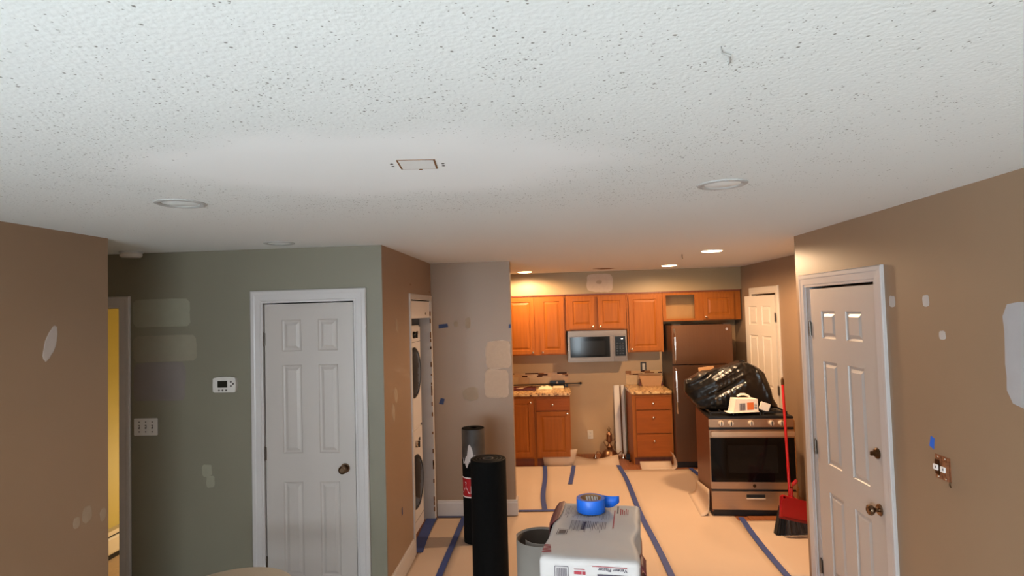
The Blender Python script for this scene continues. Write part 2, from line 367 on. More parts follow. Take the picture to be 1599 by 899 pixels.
wr = MB().box(XR, XR + 0.13, -4.3, RD0, 0, H).box(XR, XR + 0.13, RD0, RD1, RDZ, H).box(XR, XR + 0.13, RD1, YR, 0, H).box(XR + 0.13, XKR, YR - 0.12, YR, 0, H).box(XR + 0.13, XR + 0.16, RD0 - 0.1, RD1 + 0.04, 0, H).build('wall_right', 'taupe'); struct(wr, 'brown wall at the right with the white entry door', 'wall')
wf = MB()
wx = [(-2.20, 0.20), (0.72, 1.08)]
wf.box(-2.65, XR + 0.13, YF - 0.12, YF, 0, 0.45).box(-2.65, XR + 0.13, YF - 0.12, YF, 2.25, H)
wf.box(-2.65, wx[0][0], YF - 0.12, YF, 0.45, 2.25).box(wx[0][1], wx[1][0], YF - 0.12, YF, 0.45, 2.25).box(wx[1][1], XR + 0.13, YF - 0.12, YF, 0.45, 2.25)
wf = wf.build('wall_front', 'taupe'); struct(wf, 'brown wall with two windows behind the viewer', 'wall')
for i, (a, b) in enumerate(wx):
    g = MB()
    for q in ((a, a + 0.05, 0.45, 2.25), (b - 0.05, b, 0.45, 2.25), (a + 0.05, b - 0.05, 0.45, 0.5), (a + 0.05, b - 0.05, 2.2, 2.25), (a + 0.05, b - 0.05, 1.33, 1.38)): g.box(q[0], q[1], YF - 0.1, YF - 0.04, q[2], q[3])
    wi = g.build('window_%d' % (i + 1), 'trim_white'); struct(wi, ('white sash window behind the viewer at the left', 'white sash window behind the viewer at the right')[i], 'window')
    for z0, z1 in ((0.5, 1.33), (1.38, 2.2)): MB().box(a + 0.05, b - 0.05, YF - 0.075, YF - 0.07, z0, z1).build('pane', 'window_glass', wi)
g = MB()
for q in ((WY0, WY0 + 0.05, 0.45, 2.25), (WY1 - 0.05, WY1, 0.45, 2.25), (WY0 + 0.05, WY1 - 0.05, 0.45, 0.5), (WY0 + 0.05, WY1 - 0.05, 2.2, 2.25), (-2.325, -2.275, 0.5, 2.2)): g.box(XL - 0.1, XL - 0.04, *q)
wi = g.build('window_3', 'trim_white'); struct(wi, 'white sliding window added in the left wall for side light', 'window')  # invented window frame for the added side lamp
for a, b in ((WY0 + 0.05, -2.325), (-2.275, WY1 - 0.05)): MB().box(XL - 0.075, XL - 0.07, a, b, 0.5, 2.2).build('pane', 'window_glass', wi)
# yellow room beyond the doorway
yr = MB().box(-3.80, -3.72, YG + 0.12, 7.3, 0, H).box(-3.72, -2.2, 7.2, 7.3, 0, H).box(-2.3, -2.2, YG + 0.12, 7.2, 0, H).box(-3.72, -2.2, YG + 0.111, YG + 0.12, DZ + 0.02, H).box(DX1 + 0.02, -2.3, YG + 0.111, YG + 0.12, 0, H).build('wall_yellow', 'yellow_wall'); struct(yr, 'yellow painted bedroom wall seen through the doorway', 'wall')
ht = empty('baseboard_heater', (-3.72, 5.2, 0), 0, 'cream baseboard heater low on the yellow bedroom wall', 'heater')
MB().prism([(0, 0.045), (0.055, 0.045), (0.06, 0.06), (0.06, 0.165), (0.05, 0.18), (0, 0.18)], -1.0, 1.6, 'xz').xf(Matrix(((1, 0, 0, 0), (0, 1, 0, 0), (0, 0, 1, 0), (0, 0, 0, 1)))).build('cover', 'heater_white', ht)
MB().box(0, 0.05, -1.0, 1.6, 0.184, 0.200).build('upper_slot', 'black_satin', ht)
MB().box(0, 0.065, -1.0, 1.6, 0.201, 0.235).build('top_rail', 'heater_white', ht)
MB().box(0, 0.045, -1.0, 1.6, 0.0, 0.044).build('lower_slot', 'black_satin', ht)
d = bpy.data.lights.new('bedroom_lamp_bulb', 'POINT'); d.energy = 38; d.color = (1.0, 0.87, 0.62); d.shadow_soft_size = 0.12
o = bpy.data.objects.new('bedroom_lamp_bulb', d); o.location = (-2.75, 5.6, 0.55); COL.objects.link(o)

# ---------------------------------------------------------------- baseboards
def base_prof(t=0.016, h=0.145): return [(0, 0), (t, 0), (t, h - 0.03), (t * 0.75, h - 0.018), (t * 0.75, h - 0.008), (t * 0.4, h), (0, h)]
o = MB().prism([(XG + a, b) for a, b in base_prof()], YG - 0.0, 4.735, 'xz').build('baseboard_laundry', 'trim_white'); struct(o, 'white baseboard under the brown laundry wall', 'baseboard')
o = MB().prism([(YB - a, 0.012 + b) for a, b in base_prof()], XG + 0.02, XK + 0.018, 'yz').box(XK, XK + 0.016, YB, YB + 0.12, 0.012, 0.157).build('baseboard_stub', 'trim_white'); struct(o, 'white baseboard behind the black rolls, end cut at the corner', 'baseboard')

# ---------------------------------------------------------------- doors
def panel_rings(x0, x1, z0, z1, rings):
    mb = MB(); n = len(rings); vs = []; fs = []
    for ins, y in rings: vs += [(x0 + ins, y, z0 + ins), (x1 - ins, y, z0 + ins), (x1 - ins, y, z1 - ins), (x0 + ins, y, z1 - ins)]
    for i in range(n - 1):
        for k in range(4): fs.append((i * 4 + k, i * 4 + (k + 1) % 4, i * 4 + 4 + (k + 1) % 4, i * 4 + 4 + k))
    fs.append(tuple(4 * (n - 1) + k for k in range(4)))
    return mb.add(vs, fs)
def slab(w, h, t, holes):
    xs = sorted({0, w} | {q for a in holes for q in a[:2]}); zs = sorted({0, h} | {q for a in holes for q in a[2:]}); mb = MB()
    for i in range(len(xs) - 1):
        for j in range(len(zs) - 1):
            cx, cz = (xs[i] + xs[i + 1]) / 2, (zs[j] + zs[j + 1]) / 2
            if any(a[0] < cx < a[1] and a[2] < cz < a[3] for a in holes): continue
            mb.add([(xs[i], 0, zs[j]), (xs[i + 1], 0, zs[j]), (xs[i + 1], 0, zs[j + 1]), (xs[i], 0, zs[j + 1])], [(0, 1, 2, 3)])
    mb.add([(0, 0, 0), (w, 0, 0), (w, 0, h), (0, 0, h), (0, t, 0), (w, t, 0), (w, t, h), (0, t, h)], [(0, 4, 5, 1), (1, 5, 6, 2), (2, 6, 7, 3), (3, 7, 4, 0), (4, 7, 6, 5)])
    return mb
DOOR_RINGS = [(0, 0), (0.004, 0.006), (0.012, 0.009), (0.018, 0.009), (0.036, 0.002), (0.038, 0.0015)]
def six_panel(name, loc, rz, w, h, holes, m, label):
    d = slab(w, h, 0.038, holes).build(name, m); d.location = loc; d.rotation_euler = (0, 0, rz); struct(d, label, 'door')
    for a in holes: panel_rings(*a, DOOR_RINGS).build('panel', m, d, normals=False)
    return d
def hinges(d, zs, x=-0.006, y=-0.006):
    for z in zs:
        hg = MB().lathe([(0.0065, -0.048), (0.0065, 0.048)], (x, y, z), 10)
        hg.lathe([(0.004, 0.048), (0.0055, 0.052), (0.002, 0.057)], (x, y, z), 10).box(x - 0.014, x + 0.016, -0.0015, 0.001, z - 0.045, z + 0.045)
        for k in (-0.03, -0.01, 0.01, 0.03): hg.lathe([(0.0075, -0.006), (0.0075, 0.006)], (x, y, z + k), 10)
        hg.build('hinge', 'brass_hinge', d, True)
def doorknob(d, x, z, m='bronze'):
    k = MB().lathe([(0.033, 0), (0.033, 0.004), (0.028, 0.009), (0.014, 0.011)], (x, 0, z), 24, 'y').build('rose', m, d, True)
    MB().lathe([(0.012, 0.008), (0.011, 0.026), (0.016, 0.032), (0.026, 0.040), (0.030, 0.050), (0.027, 0.062), (0.017, 0.068), (0.015, 0.066), (0.0, 0.066)], (x, 0, z), 24, 'y').build('knob', m, k, True)
def casing(name, x0, x1, z1, cw, loc, rz, label, m='casing_white', jamb=0.11, proud=0.018, legs=(1, 1), inner=0.02):
    # x0..x1, z1: the opening between the casing boards; mouldings stand proud of the wall face
    mb = MB(); P = [(0, 0), (0, -proud * 0.6), (cw * 0.16, -proud * 0.62), (cw * 0.2, -proud * 0.85), (cw * 0.62, -proud * 0.9), (cw * 0.7, -proud), (cw * 0.93, -proud), (cw, -proud * 0.7), (cw, 0)]
    path = []
    def corner(kind, q):
        o_, y = q
        return {'bl': (x0 - o_, y, 0), 'tl': (x0 - o_, y, z1 + o_), 'tr': (x1 + o_, y, z1 + o_), 'br': (x1 + o_, y, 0)}[kind]
    seq = (['bl'] if legs[0] else []) + ['tl', 'tr'] + (['br'] if legs[1] else [])
    n = len(P); vs = [corner(k, q) for k in seq for q in P]; fs = []
    for i in range(len(seq) - 1):
        for k in range(n): fs.append((i * n + k, i * n + (k + 1) % n, (i + 1) * n + (k + 1) % n, (i + 1) * n + k))
    fs += [tuple(range(n)), tuple((len(seq) - 1) * n + k for k in range(n))[::-1]]
    mb.add(vs, fs)
    if jamb:
        for a, b in ((x0 - inner, x0 + 0.0), (x1, x1 + inner)): mb.box(a, b, 0.0005, jamb, 0, z1)
        mb.box(x0 - inner, x1 + inner, 0.0005, jamb, z1, z1 + inner)
    t = mb.build(name, m); t.location = loc; t.rotation_euler = (0, 0, rz); struct(t, label, 'trim'); return t

# closet door on the sage wall
d1 = six_panel('door_1', (-1.985, YG + 0.004, 0.012), 0, 0.63, 2.038, [(a, b, c, e) for a, b in ((0.122, 0.260), (0.380, 0.518)) for c, e in ((0.168, 0.81), (1.004, 1.612), (1.708, 1.926))], 'door_white', 'white six panel closet door with bronze knob on sage wall')
hinges(d1, (0.26, 1.005, 1.795), -0.012); doorknob(d1, 0.556, 0.90)
casing('trim_1', -1.993, -1.347, 2.058, 0.088, (0, YG, 0), 0, 'white moulded casing around the closet door on sage wall', inner=0.012)
# doorway to the yellow room
casing('trim_2', DX0 + 0.02, DX1 - 0.0, DZ - 0.0, 0.082, (0, YG, 0), 0, 'white casing of the open doorway to the yellow bedroom', inner=0.015, jamb=0.125)
# entry door on the right wall: local x runs towards the viewer
d2 = six_panel('door_2', (XR + 0.003, 4.164, 0.012), -PI / 2, 0.813, 2.035, [(a, b, c, e) for a, b in ((0.147, 0.332), (0.466, 0.651)) for c, e in ((0.16, 0.70), (0.884, 1.556), (1.706, 1.886))], 'door_white', 'white six panel entry door with deadbolt on right wall')
hinges(d2, (0.155, 0.958, 1.765), -0.014); doorknob(d2, 0.742, 0.785)
db = MB().lathe([(0.031, 0), (0.031, 0.006), (0.022, 0.014), (0.0, 0.014)], (0.748, 0, 1.097), 24, 'y').build('deadbolt', 'dark_bronze', d2, True)
MB().box(0.7445, 0.7515, -0.042, -0.012, 1.085, 1.109, 0.003).build('thumb_turn', 'dark_bronze', db, True)
casing('trim_3', -0.052, 0.818, 2.062, 0.088, (XR, 4.164, 0), -PI / 2, 'white moulded casing around the entry door', inner=0.008, jamb=0.125)
MB().box(-0.051, -0.012, 0.004, 0.09, 0, 2.06).build('jamb', 'casing_white', bpy.data.objects['trim_3'])
# pantry door in the kitchen, standing slightly open
d3 = six_panel('door_3', (XKR - 0.025, 6.57, 0.012), PI / 2 + R(0), 0.76, 2.04, [(0.76 - b, 0.76 - a, c, e) for a, b in ((0.11, 0.32), (0.44, 0.65)) for c, e in ((0.2, 0.80), (1.0, 1.58), (1.70, 1.92))], 'closet_white', 'white six panel pantry door standing ajar beside the fridge')
d3.rotation_euler = (0, 0, -PI / 2 - R(5.5) + PI * 0)
# hinge on the near edge: slab runs away from the viewer, so place its far edge as local origin
d3.location = (XKR - 0.02 - 0.76 * math.sin(R(5.5)), 6.575 + 0.76 * math.cos(R(5.5)), 0.012)
d3.rotation_euler = (0, 0, -PI / 2 + R(5.5))
hinges(d3, (0.25, 1.0, 1.79), 0.772)
casing('trim_4', 0.0, 0.75, 2.075, 0.078, (XKR, 7.318, 0), -PI / 2, 'white casing around the pantry door in the kitchen', 'closet_white', inner=0.006, jamb=0.09)
# laundry opening: rough white casing and header panel
casing('trim_5', 0.0, 0.79, 2.075, 0.05, (XG, LY0 + 0.008, 0), PI / 2, 'white casing round the laundry closet opening with torn paint', 'trim_white', jamb=0.105, proud=0.012, inner=0.006)
to = bpy.data.objects['trim_5']
hp = MB().box(0.0, 0.79, 0.004, 0.02, 1.915, 2.066).build('header_panel', 'appliance_white', to)
MB().lathe([(0.011, 0), (0.011, 0.004), (0.0, 0.004)], (0.60, 0.004, 1.955), 12, 'y').build('knob_hole', 'dark_bronze', to)
random.seed(3)
for k in range(26):
    z = random.uniform(0.05, 2.0); q = random.uniform(0.008, 0.05)
    MB().box(0.783, 0.7915 + random.uniform(0, 0.006), -0.0085, 0.003, z, z + q).build('torn_edge', 'dust_brown', to)

# ---------------------------------------------------------------- spackle marks and paint patches on walls
def blob(name, m, parent, plane, c, wd, ht_, seed, thick=0.0012, rough=0.16, sq=4.0, tilt=0.0):
    rnd = random.Random(seed); n = 30; pts = []
    for k in range(n):
        a = 2 * PI * k / n; ca, sa = math.cos(a), math.sin(a)
        rr = 1.0 / (abs(ca) ** sq + abs(sa) ** sq) ** (1 / sq)
        rr *= 1 + rough * (noise.noise(Vector((ca * 1.7 + seed * 3.1, sa * 1.7, seed))) + 0.5 * noise.noise(Vector((ca * 5 + seed, sa * 5, 7.7))))
        x, z = ca * rr * wd / 2, sa * rr * ht_ / 2
        pts.append((x * math.cos(tilt) - z * math.sin(tilt), x * math.sin(tilt) + z * math.cos(tilt)))
    mb = MB(); ax, pos, sg = plane
    def P(q, h): return (c[0] + q[0], pos + sg * h, c[1] + q[1]) if ax == 'y' else ((pos + sg * h, c[0] + q[0], c[1] + q[1]))
    vs = [P((0, 0), thick)] + [P((q[0] * 0.9, q[1] * 0.9), thick) for q in pts] + [P(q, 0.0002) for q in pts]
    fs = [(0, 1 + k, 1 + (k + 1) % n) for k in range(n)] + [(1 + k, 1 + n + k, 1 + n + (k + 1) % n, 1 + (k + 1) % n) for k in range(n)]
    return mb.add(vs, fs).build(name, m, parent)
GP = ('y', YG, -1); BP = ('y', YB, -1); SP = ('y', YS + 0.002, -1); LP = ('x', XL, 1); RP = ('x', XR, -1); WP = ('x', XG, 1)
blob('paint_swatch', 'spackle_sage', wg, GP, (-2.735, 2.012), 0.42, 0.195, 1, rough=0.035, sq=16)
blob('paint_swatch', 'spackle_sage_tan', wg, GP, (-2.71, 1.762), 0.465, 0.185, 2, rough=0.035, sq=16)
blob('paint_swatch', 'spackle_sage_grey', wg, GP, (-2.75, 1.53), 0.38, 0.27, 3, rough=0.04, sq=14)
blob('spackle_patch', 'spackle_sage', wg, GP, (-2.41, 0.905), 0.07, 0.09, 4)
blob('spackle_patch', 'spackle_sage', wg, GP, (-2.385, 0.83), 0.06, 0.08, 5)
blob('spackle_patch', 'spackle_pale', wl, LP, (2.83, 1.86), 0.07, 0.20, 6, sq=1.6, tilt=-0.35)
for k, (y, z, a, b) in enumerate(((2.995, 0.905, 0.05, 0.06), (3.065, 0.925, 0.07, 0.09), (3.18, 0.885, 0.05, 0.07))): blob('spackle_patch', 'spackle_faint', wl, LP, (y, z), a, b, 10 + k, sq=2.2)
blob('spackle_patch', 'spackle', ws, BP, (-0.503, 1.535), 0.245, 0.27, 20, rough=0.08, sq=6)
blob('spackle_patch', 'spackle', ws, BP, (-0.525, 1.258), 0.235, 0.265, 21, rough=0.08, sq=6)
blob('spackle_patch', 'spackle_faint', ws, BP, (-0.79, 1.85), 0.06, 0.12, 22, sq=2.2)
blob('spackle_patch', 'spackle_faint', ws, BP, (-0.905, 1.845), 0.05, 0.06, 23, sq=2.2)
blob('spackle_patch', 'spackle_faint', ws, BP, (-0.78, 1.165), 0.16, 0.14, 24, sq=2.2)
blob('spackle_patch', 'spackle', so, SP, (0.672, 2.288), 0.34, 0.235, 25, rough=0.09, sq=5)
blob('spackle_scrape', 'spackle_faint', so, ('y', YS + 0.0008, -1), (0.665, 2.30), 0.07, 0.045, 26, sq=3)
for k, (y, z, a, b) in enumerate(((4.36, 1.87, 0.05, 0.11), (4.30, 1.36, 0.10, 0.12), (4.22, 1.25, 0.08, 0.14))): blob('spackle_patch', 'spackle_faint', ly, WP, (y, z), a, b, 30 + k, sq=1.8, tilt=0.4)
blob('spackle_patch', 'spackle_pale', wr, RP, (3.195, 1.95), 0.055, 0.06, 40, rough=0.1)
blob('spackle_patch', 'spackle_pale', wr, RP, (2.92, 1.95), 0.05, 0.055, 41, rough=0.1)
blob('spackle_patch', 'spackle_pale', wr, RP, (2.815, 1.79), 0.045, 0.04, 42, rough=0.1)
blob('spackle_patch', 'spackle_grey', wr, RP, (2.25, 1.735), 0.40, 0.40, 43, rough=0.06, sq=7)
for z, y, p, pl in ((2.20, 4.82, ly, WP), (2.16, 5.59, ly, WP)): blob('nail_hole', 'dust_brown', p, pl, (y, z), 0.016, 0.016, 50, sq=2)

# ---------------------------------------------------------------- floor paper and tape
def paper(name, x0, x1, y0, y1, z, seed, label, parent=None, lift=None):
    nx, ny = 10, 28; g = []
    for i in range(nx + 1):
        row = []
        for j in range(ny + 1):
            x = x0 + (x1 - x0) * i / nx; y = y0 + (y1 - y0) * j / ny
            e = 0.004 * max(0, noise.noise(Vector((x * 1.3 + seed, y * 1.1, seed)))) + z
            if lift: e += lift(x, y)
            row.append((x, y, e))
        g.append(row)
    return tag(MB().sheet(g).build(name, 'paper', None, 'all', solid=0.0006), label, 'paper')
pm = paper('floor_paper', -0.87, -0.005, 3.0, 5.80, 0.001, 1, 'tan floor paper under the two black rolls')
p2 = paper('floor_paper', -0.005, 0.82, 3.0, 5.80, 0.0015, 2, 'tan floor paper in the middle, behind the plaster bag')
p3 = paper('floor_paper', 0.82, 1.655, 3.0, 7.24, 0.001, 3, 'long tan floor paper running to the fridge, left of the range')
p4 = paper('floor_paper', 1.655, 2.46, 4.39, 5.50, 0.001, 4, 'tan floor paper under the broom')
p5 = paper('floor_paper', -1.13, -0.87, 4.0, 5.64, 0.0015, 5, 'narrow tan floor paper in front of the laundry closet')
p6 = paper('floor_paper', -2.0, -0.11, 5.80, 7.44, 0.001, 6, 'tan floor paper before the left base cabinets')
p7 = paper('floor_paper', -0.11, 0.82, 5.80, 7.60, 0.0015, 7, 'tan floor paper in the kitchen between two blue tape lines', lift=lambda x, y: 0.10 * max(0, (y - 7.42) / 0.18) ** 1.5 * (0.7 + 0.3 * math.sin(x * 9)) if x > 0.26 else 0)
p9 = paper('floor_paper', 1.655, 2.46, 6.35, 7.22, 0.001, 9, 'tan floor paper strip between the range and the fridge')
# flaps that curl up
def flap(parent, rows, name='curled_flap'):
    return MB().sheet(rows).build(name, 'paper', parent, 'all', solid=0.0008)
def curl_rows(path, prof):
    return [[(x + nx * a, y + ny * a, b * s) for a, b in prof] for (x, y, nx, ny, s) in path]
CP = [(-0.085, 0.002), (-0.05, 0.006), (-0.025, 0.02), (-0.008, 0.05), (-0.002, 0.10), (0.0, 0.16), (0.0, 0.22)]
flap(p3, curl_rows([(1.435 + 0.045 * t, 5.63 + 0.70 * t, 1, 0, 1.12 - 0.45 * t) for t in [k / 8 for k in range(9)]], CP))
flap(p6, [[(-0.115 + 0.0 * t - 0.03 * b / 0.19, 7.425 + 0.012 * (b > 0.001), b) for b in (0.002, 0.05, 0.12, 0.178)] for t in (0,)] + [[(-0.115 + 0.36 * t + (-0.03 + 0.09 * t) * b / 0.19, 7.425 + 0.012 * (b > 0.001), b * (1 + 0.18 * t)) for b in (0.002, 0.05, 0.12, 0.178)] for t in (0.25, 0.5, 0.75, 1.0)])
flap(p3, curl_rows([(1.478 - 0.01 * t, 7.22 + 0.15 * t, 1, 0, 0.98) for t in [k / 4 for k in range(5)]], [(-0.06, 0.002), (-0.03, 0.006), (-0.01, 0.02), (0.0, 0.05), (-0.004, 0.10), (-0.018, 0.15), (-0.04, 0.19)]))
flap(p3, [[(x, 7.235 + 0.165 * t, 0.002 + 0.055 * t ** 2) for t in (0, 0.3, 0.6, 0.85, 1.0)] for x in (1.06, 1.2, 1.34, 1.44)])

def ribbon(label, pts, wd, z=0.0075, m='blue_tape', group=None):
    g = []
    P = [Vector((x, y, 0)) for x, y in pts]; Q = []
    for i in range(len(P) - 1):
        for k in range(6): Q.append(P[i].lerp(P[i + 1], k / 6))
    Q.append(P[-1])
    S = []
    for i in range(len(Q)):
        a = Q[max(0, i - 3):i + 4]; S.append(sum(a, Vector()) / len(a) if 3 <= i < len(Q) - 3 else Q[i])
    L_, R_ = [], []
    for i, q in enumerate(S):
        t = (S[min(i + 1, len(S) - 1)] - S[max(i - 1, 0)]).normalized(); nn = Vector((-t.y, t.x, 0)) * wd / 2
        L_.append((q.x + nn.x, q.y + nn.y, z)); R_.append((q.x - nn.x, q.y - nn.y, z))
    return tag(MB().sheet([L_, R_]).build('tape_strip', m, None, False, solid=0.0004), label, 'tape', 'blue masking tape strips on the floor paper')
ribbon('wavy blue tape strip nearest the left base cabinets', [(-0.112, 7.46), (-0.10, 6.95), (-0.118, 6.5), (-0.125, 6.2), (-0.10, 5.83)], 0.05)
ribbon('short blue tape strip in front of the empty range gap', [(0.250, 7.45), (0.218, 7.05), (0.177, 6.66)], 0.05)
ribbon('longest blue tape line passing right of the plaster bag', [(0.80, 7.43), (0.826, 6.9), (0.818, 6.4), (0.798, 5.64), (0.825, 4.98), (0.83, 4.2), (0.83, 3.1)], 0.05)
ribbon('thin blue tape line crossing beside the wall end', [(-0.36, 5.80), (0.82, 5.81)], 0.05, 0.0072)
ribbon('blue tape strip running from the range front towards the door', [(1.70, 5.58), (1.655, 5.0), (1.645, 4.4), (1.64, 3.6)], 0.05)
ribbon('wide blue tape along the laundry closet threshold', [(-1.175, 5.62), (-1.165, 5.2), (-1.135, 4.815)], 0.095, 0.0072)
ribbon('blue tape line on the floor left of the black rolls', [(-0.865, 5.62), (-0.87, 5.0), (-0.876, 4.4), (-0.88, 3.6)], 0.05)
ribbon('short blue tape strip between fridge and range', [(1.64, 7.26), (1.672, 6.95), (1.70, 6.6)], 0.05)
ribbon('dark blue tape at the foot of the stub wall baseboard', [(-1.12, 5.640), (-0.86, 5.640)], 0.028, 0.0078)
def bit(label, plane, c, a, b, tilt, m='blue_tape_dark'):
    ax, pos, sg = plane; pts = [(-a / 2, -b / 2), (a / 2, -b / 2 + 0.004), (a / 2 - 0.003, b / 2), (-a / 2 + 0.004, b / 2 - 0.002)]
    pts = [(x * math.cos(tilt) - z * math.sin(tilt) + c[0], x * math.sin(tilt) + z * math.cos(tilt) + c[1]) for x, z in pts]
    lo, hi = sorted((pos + sg * 0.0004, pos + sg * 0.0012))
    tag(MB().prism(pts, lo, hi, 'xz' if ax == 'y' else 'yz').build('tape_bit', m), label, 'tape', 'small bits of blue tape on the walls')
bit('blue tape bit high on the wall beside the laundry closet', BP, (-1.032, 1.828), 0.095, 0.04, 0.08)
bit('small blue tape bit low on the wall beside the laundry closet', BP, (-1.062, 1.10), 0.045, 0.06, -0.3)
bit('blue tape bit at the free edge of the stub wall', BP, (-0.382, 1.81), 0.024, 0.04, 0.0)
bit('blue tape bit near the baseboard on the laundry wall', WP, (4.405, 0.478), 0.03, 0.06, 0.1)
bit('bright blue tape bit above the bare switches', RP, (2.93, 1.278), 0.034, 0.056, 0.22, 'blue_tape_bright')

# ---------------------------------------------------------------- ceiling fixtures
def downlight(loc, lit, label):
    r = empty('recessed_light', (loc[0], loc[1], H), 0, label, 'ceiling light', 'recessed ceiling lights')
    if lit:
        MB().lathe([(0.097, 0.0), (0.097, -0.004), (0.092, -0.006), (0.086, -0.004)], (0, 0, 0), 40).build('trim_ring', 'trim_light', r, True)
        MB().lathe([(0.089, -0.003), (0.082, -0.010), (0.05, -0.0135), (0.0, -0.0145)], (0, 0, 0), 40).build('lens', 'lens_on', r, True)
    else:
        MB().lathe([(0.097, 0.0), (0.097, -0.003), (0.090, -0.006), (0.080, -0.006), (0.071, -0.002), (0.071, -0.0005)], (0, 0, 0), 40).build('trim_ring', 'trim_grey', r, True)
        MB().lathe([(0.0705, -0.0006), (0.05, -0.004), (0.0, -0.006)], (0, 0, 0), 40).build('lens', 'lens_off', r, True)
    if lit:
        d_ = bpy.data.lights.new('lamp_light', 'SPOT'); d_.energy = KITCHEN_W * lit; d_.color = WARM; d_.spot_size = R(176); d_.spot_blend = 0.33; d_.shadow_soft_size = 0.06
        a = bpy.data.objects.new('lamp_light', d_); a.location = (0, 0, -0.03); COL.objects.link(a); a.parent = r
downlight((-1.505, 2.321), 0, 'unlit recessed light at the left, nearest the brown wall')
downlight((0.708, 2.381), 0, 'unlit recessed light at the right, near the entry door')
downlight((-1.736, 3.70), 0, 'unlit recessed light above the closet door')
downlight((1.454, 5.279), 2.6, 'lit recessed light nearest the viewer, before the range')
downlight((1.425, 6.994), 0.66, 'lit recessed light before the fridge cabinet')
downlight((-0.286, 7.304), 1.2, 'lit recessed light at the left end of the soffit')
sm = empty('smoke_detector', (-2.86, 3.86, H), 0, 'round white smoke detector at the hallway ceiling', 'smoke detector')
MB().lathe([(0.072, 0), (0.072, -0.012), (0.066, -0.014)], (0, 0, 0), 32).build('mount', 'trim_light', sm, True)
MB().lathe([(0.066, -0.014), (0.068, -0.03), (0.058, -0.042), (0.0, -0.044)], (0, 0, 0), 32).build('cover', 'plastic_white', sm, True)
eb = empty('ceiling_box_cover', (-0.41, 1.862, H), R(6), 'painted rectangular cover plate with rusty edges in the ceiling', 'cover plate')
MB().box(-0.055, 0.055, -0.055, 0.055, -0.002, 0).build('plate', 'ceiling_plate', eb)
for x0, x1, y0, y1 in ((-0.060, 0.060, 0.055, 0.0585), (-0.060, 0.060, -0.0585, -0.055), (-0.061, -0.055, -0.058, 0.058), (0.055, 0.0605, -0.058, 0.058)): MB().box(x0, x1, y0, y1, -0.0016, 0).build('rust_edge', 'rust', eb)
for x, y in ((-0.082, -0.01), (-0.082, 0.02), (0.082, -0.006), (0.082, 0.022), (-0.012, 0.004)): MB().lathe([(0.005, 0), (0.005, -0.0012), (0, -0.0012)], (x, y, 0), 10).build('screw_hole', 'button_dark', eb)
MB().lathe([(0.006, 0), (0.006, -0.003), (0, -0.003)], (0.004, 0.0585, 0), 10).build('rust_spot', 'rust', eb)
tag(MB().tube([(1.26, 5.57, H), (1.261, 5.57, H - 0.03), (1.266, 5.57, H - 0.042)], 0.0035, 8).build('ceiling_hook', 'dark_bronze'), 'tiny dark hook hanging from the kitchen ceiling', 'hook')
MB().tube([(0.335, 1.10, H), (0.345, 1.125, H - 0.003), (0.362, 1.135, H - 0.004), (0.372, 1.165, H - 0.002), (0.376, 1.19, H)], [0.001, 0.002, 0.0024, 0.002, 0.0008], 8).build('peeling_strip', 'trim_grey', ceiling)
MB().tube([(0.55, 7.2, H), (0.65, 7.17, H - 0.004), (0.75, 7.19, H - 0.003), (0.83, 7.18, H)], [0.004, 0.008, 0.007, 0.003], 8).build('peeling_strip', 'dust_brown', ceiling)

# ---------------------------------------------------------------- wall devices
th = empty('thermostat', (-2.266, YG, 1.50), 0, 'white digital thermostat beside the closet door casing', 'thermostat')
MB().prism([(x, z) for x, z in [(-0.082, -0.044), (-0.07, -0.052), (0.07, -0.052), (0.080, -0.046), (0.083, 0), (0.080, 0.044), (0.07, 0.050), (0.03, 0.055), (-0.03, 0.055), (-0.07, 0.050), (-0.081, 0.044), (-0.083, 0)]], -0.026, -0.0005, 'xz').build('body', 'plastic_white', th)
MB().box(-0.047, 0.022, -0.0275, -0.026, -0.018, 0.028).build('screen', 'screen_dark', th)
for x in (-0.037, -0.012, 0.014): MB().lathe([(0.0065, 0.026), (0.006, 0.028), (0, 0.028)], (x, 0, -0.037), 12, 'y').build('button', 'button_dark', th)
for x, z in ((0.048, 0.020), (0.064, 0.006), (0.048, -0.008)): MB().lathe([(0.007, 0.026), (0.0065, 0.028), (0, 0.028)], (x, 0, z), 12, 'y').build('arrow_button', 'button_dark', th)
sp = empty('light_switch', (-2.850, YG, 1.216), 0, 'white triple toggle switch plate on the sage wall', 'switch')
MB().box(-0.087, 0.087, -0.006, -0.0005, -0.060, 0.060, 0.003).build('plate', 'plastic_white', sp)
for k in (-0.048, 0, 0.048):
    sl = MB().box(k - 0.006, k + 0.006, -0.0066, -0.0058, -0.013, 0.013).build('slot', 'button_dark', sp)
    MB().box(k - 0.004, k + 0.004, -0.018, -0.0062, -0.002, 0.008, 0.002).build('toggle', 'plastic_white', sp)
    for z in (-0.034, 0.034): MB().lathe([(0.005, 0.006), (0.004, 0.0075), (0, 0.0075)], (k, 0, z), 10, 'y').build('screw', 'button_dark', sp)
sb = empty('bare_switch_box', (XR, 2.86, 1.176), -PI / 2, 'uncovered double switch box with two white toggles, right wall', 'switch')
MB().box(-0.052, 0.052, -0.002, -0.0004, -0.055, 0.055).build('opening', 'copper_box', sb)
